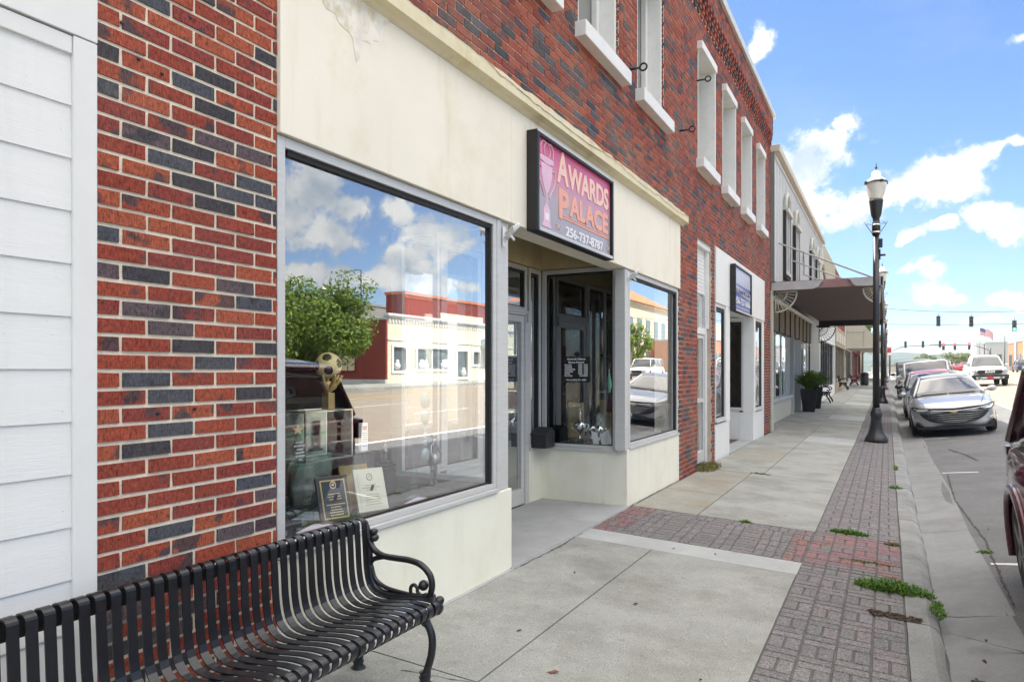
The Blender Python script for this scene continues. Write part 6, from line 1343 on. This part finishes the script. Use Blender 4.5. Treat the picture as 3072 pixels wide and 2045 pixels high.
# hills and far roofs
hl = MB(); rng = random.Random(4); n_ = 60
for (yy, x0, x1, h0, amp, ph) in ((700, -300, 700, 9, 4, 0), (1300, -400, 1000, 23, 8, 2.1)):
    top = [(x0+(x1-x0)*i/n_, yy, 1+h0+amp*math.sin(i*.37+ph)+amp*.4*math.sin(i*1.3+ph)+rng.uniform(-.8, .8)) for i in range(n_+1)]
    o_ = len(hl.v); hl.v += top+[(x, yy-160, 0) for x, y, z_ in top]+[(x, yy+300, 0) for x, y, z_ in top]
    for i in range(n_):
        for a, b2_ in ((0, n_+1), (0, 2*(n_+1))): hl.f.append([o_+a+i, o_+a+i+1, o_+b2_+i+1, o_+b2_+i]); hl.m.append(0); hl.sm.append(False)
struct(hl.build('hills', simple('hill_green', (.05, .075, .06), .95, var=.35, scale=.05)))
for i, (x_, y_, w_, h_, mt, l_) in enumerate(((1.0, 230, 5, 3.2, 'white_wall', 'low pale house at the end of the street on the left'), (6.5, 260, 8, 3.5, 'sand', 'low tan house at the end of the street beneath the hills'), (20, 250, 9, 4.2, 'sand', 'low house with a pale roof behind the green trees'))):
    T = thing('far_house', l_, 'house', (x_, y_, .7)); b_ = MB(); b_.box(-w_/2, w_/2, -4, 4, 0, h_*.6); b_.build('wall', mt, T); b_ = MB(); b_.prism([(-w_/2-.4, -4.3, h_*.6), (w_/2+.4, -4.3, h_*.6), (0, -4.3, h_)], (0, 8.6, 0)); b_.build('roof', 'concrete_grey', T)
# haze: the far street and the hills fade
hzm = bpy.data.materials.new('haze'); hzm.use_nodes = True; ht = hzm.node_tree; ht.nodes.clear(); ho = ht.nodes.new('ShaderNodeOutputMaterial'); hv = ht.nodes.new('ShaderNodeVolumePrincipled')
hv.inputs['Color'].default_value = (.80, .88, .97, 1); hv.inputs['Density'].default_value = .00028; hv.inputs['Anisotropy'].default_value = .2; ht.links.new(hv.outputs[0], ho.inputs['Volume']); MATS['haze'] = hzm
hz_ = MB(); hz_.box(-1600, 1600, -90, 2700, -2.0, 45); ho_ = hz_.build('haze', 'haze'); ho_['kind'] = 'stuff'
# ------------------------------------------------------------------ weeds, leaves and litter
def tuft(label, x, y, rx, ry, n, h, mat='grass', seed=1, name='grass_tuft'):
    rng = random.Random(seed); b_ = MB()
    for i in range(n):
        a = rng.uniform(0, 6.283); r_ = rng.random()**.6; px, py = x+rx*r_*math.cos(a), y+ry*r_*math.sin(a); z0 = gz(px, py)-.004
        d = rng.uniform(0, 6.283); L_ = h*rng.uniform(.35, 1.55)*(1.15-.6*r_); bend = rng.uniform(.4, 1.5); w = .003+.002*rng.random(); dx, dy = math.cos(d), math.sin(d); sx, sy = -dy*w, dx*w
        p1 = (px+dx*L_*.35*bend, py+dy*L_*.35*bend, z0+L_*.6); p2 = (px+dx*L_*.95*bend, py+dy*L_*.95*bend, z0+L_*(.95-.4*bend))
        b_.add([(px-sx, py-sy, z0), (px+sx, py+sy, z0), (p1[0]+sx, p1[1]+sy, p1[2]), (p1[0]-sx, p1[1]-sy, p1[2]), p2], [(0, 1, 2, 3), (3, 2, 4)])
    o_ = b_.build(name, mat, fix=False); return tag(o_, label, 'weeds', 'weeds growing in the paving joints')
tuft('largest clump of green grass on the paving at the kerb edge', 2.60, 6.05, .27, .11, 700, .09, seed=1)
tuft('bright low grass clump on the grey pavers before the pink ones', 2.22, 7.85, .18, .06, 420, .055, seed=2)
tuft('small grass clump in the joint of the cross paving band', 1.25, 7.68, .06, .03, 110, .04, seed=3)
tuft('flat grass clump in the slab joint near the second window', .86, 11.2, .16, .04, 160, .03, seed=4)
tuft('little green weed at the kerb joint near the pavers', 2.66, 11.3, .09, .05, 140, .05, seed=5); tuft('thin strip of grass at the kerb farther toward the lamp', 2.68, 13.6, .03, .3, 180, .05, seed=6)
tuft('dull green weed between the kerb and the pink pavers', 2.60, 7.6, .07, .04, 120, .04, 'grass_dry', seed=7); tuft('small weed in the gutter beside the asphalt', 3.36, 7.95, .07, .04, 100, .03, seed=8)
tuft('dry mossy weeds at the foot of the stair door', .10, 11.2, .16, .5, 520, .11, 'grass_dry', seed=9); tuft('green clump spilling over the kerb into the gutter', 2.87, 5.75, .05, .22, 120, .05, seed=10); tuft('dark dried moss patch across the pink pavers', 2.42, 6.78, .24, .05, 260, .02, 'grass_dry', seed=11)
def litter(label, x, y, w, h, mat, seed, n=1, name='fallen_leaf', dz=.004):
    rng = random.Random(seed); b_ = MB()
    for i in range(n):
        px, py = x+(rng.uniform(-w, w) if n > 1 else 0), y+(rng.uniform(-h, h) if n > 1 else 0); a = rng.uniform(0, 3.14); s_ = .03*rng.uniform(.5, 1) if n > 1 else w; ca, sa = math.cos(a), math.sin(a); z0 = gz(px, py)+dz
        pts = [(-s_, 0, 0), (-s_*.3, -s_*.4, .004), (s_*.6, -s_*.3, .009), (s_, 0, .002), (s_*.4, s_*.35, .008), (-s_*.4, s_*.3, .003)]
        b_.add([(px+u*ca-v_*sa, py+u*sa+v_*ca, z0+k) for u, v_, k in pts], [(0, 1, 2, 3, 4, 5)])
    return tag(b_.build(name, mat, fix=False), label, 'leaf' if n == 1 else 'debris', None, 'stuff' if n > 1 else None)
simple('leaf_brown', (.28, .09, .05), .8); simple('leaf_black', (.035, .03, .022), .9); simple('debris_brown', (.10, .075, .055), .95, var=.5, scale=40)
litter('reddish brown fallen leaf at the bottom of the picture', 1.02, 3.36, .035, 0, 'leaf_brown', 1)
for i, (x_, y_, s_, l_) in enumerate(((1.06, 4.6, .022, 'dark curled leaf in the middle of the slab'), (.62, 3.75, .02, 'dark leaf on the slab near the bench leg'), (.45, 5.0, .018, 'small dark leaf near the large window riser'), (1.25, 6.2, .016, 'dark speck on the smooth concrete strip'), (.9, 6.15, .016, 'second dark speck on the smooth concrete strip, nearer the shop'), (-.5, 6.6, .03, 'long dark leaf on the porch floor'), (-.3, 7.0, .02, 'short dark leaf on the porch floor near the corner'), (3.05, 4.9, .03, 'curled brown leaf in the gutter nearest the camera'), (3.1, 5.3, .022, 'curled brown leaf in the gutter, a little farther'), (3.5, 9.0, .02, 'dark fleck on the asphalt edge'), (1.7, 3.7, .012, 'dark crumb near the paver edge'))): litter(l_, x_, y_, s_, 0, 'leaf_black', i+3)
litter('brown dried debris heaped on the kerb beside the grass', 2.60, 5.40, .15, .05, 'debris_brown', 40, 150, 'dried_debris'); litter('brown dried debris lying in the gutter', 3.02, 4.45, .05, .12, 'debris_brown', 41, 70, 'dried_debris')
# cracks as real thin dark seams just above the surface
def seam(name, pts, w=.004, label=None):
    b_ = MB(); P_ = []
    rng = random.Random(len(pts)+int(pts[0][0]*10))
    for a, c in zip(pts, pts[1:]):
        n_ = max(2, int(math.dist(a, c)/.05))
        for i in range(n_): P_.append((a[0]+(c[0]-a[0])*i/n_+rng.uniform(-.008, .008), a[1]+(c[1]-a[1])*i/n_+rng.uniform(-.008, .008)))
    P_.append(pts[-1])
    for a, c in zip(P_, P_[1:]):
        d = Vector((c[0]-a[0], c[1]-a[1])).normalized(); s_ = rng.uniform(.3, 1)*w; nx, ny = -d.y*s_, d.x*s_
        z1, z2 = gz(*a)+.0025, gz(*c)+.0025; b_.add([(a[0]-nx, a[1]-ny, z1), (a[0]+nx, a[1]+ny, z1), (c[0]+nx, c[1]+ny, z2), (c[0]-nx, c[1]-ny, z2)], [(0, 1, 2, 3)])
    o_ = b_.build(name, 'joint', fix=False); return struct(o_)
seam('pavement_crack', [(.03, 4.8), (.05, 5.6), (.02, 6.3), (.03, 7.3)], .010); seam('pavement_crack', [(.02, 2.5), (.02, 4.8)], .007); seam('pavement_crack', [(-1.04, 7.55), (-.5, 7.56), (0, 7.56)], .008); seam('pavement_crack', [(.015, 7.6), (.01, 8.6), (.015, 9.8)], .012)
seam('road_crack', [(3.36, 6.2), (3.42, 8.5), (3.34, 11), (3.42, 13.5)], .012); seam('road_crack', [(4.0, 15.3), (3.9, 16.4), (3.7, 17.5)], .03); seam('road_crack', [(2.9, 5.3), (3.3, 5.25)], .008); seam('pavement_crack', [(.35, 2.95), (.9, 3.08)], .004)
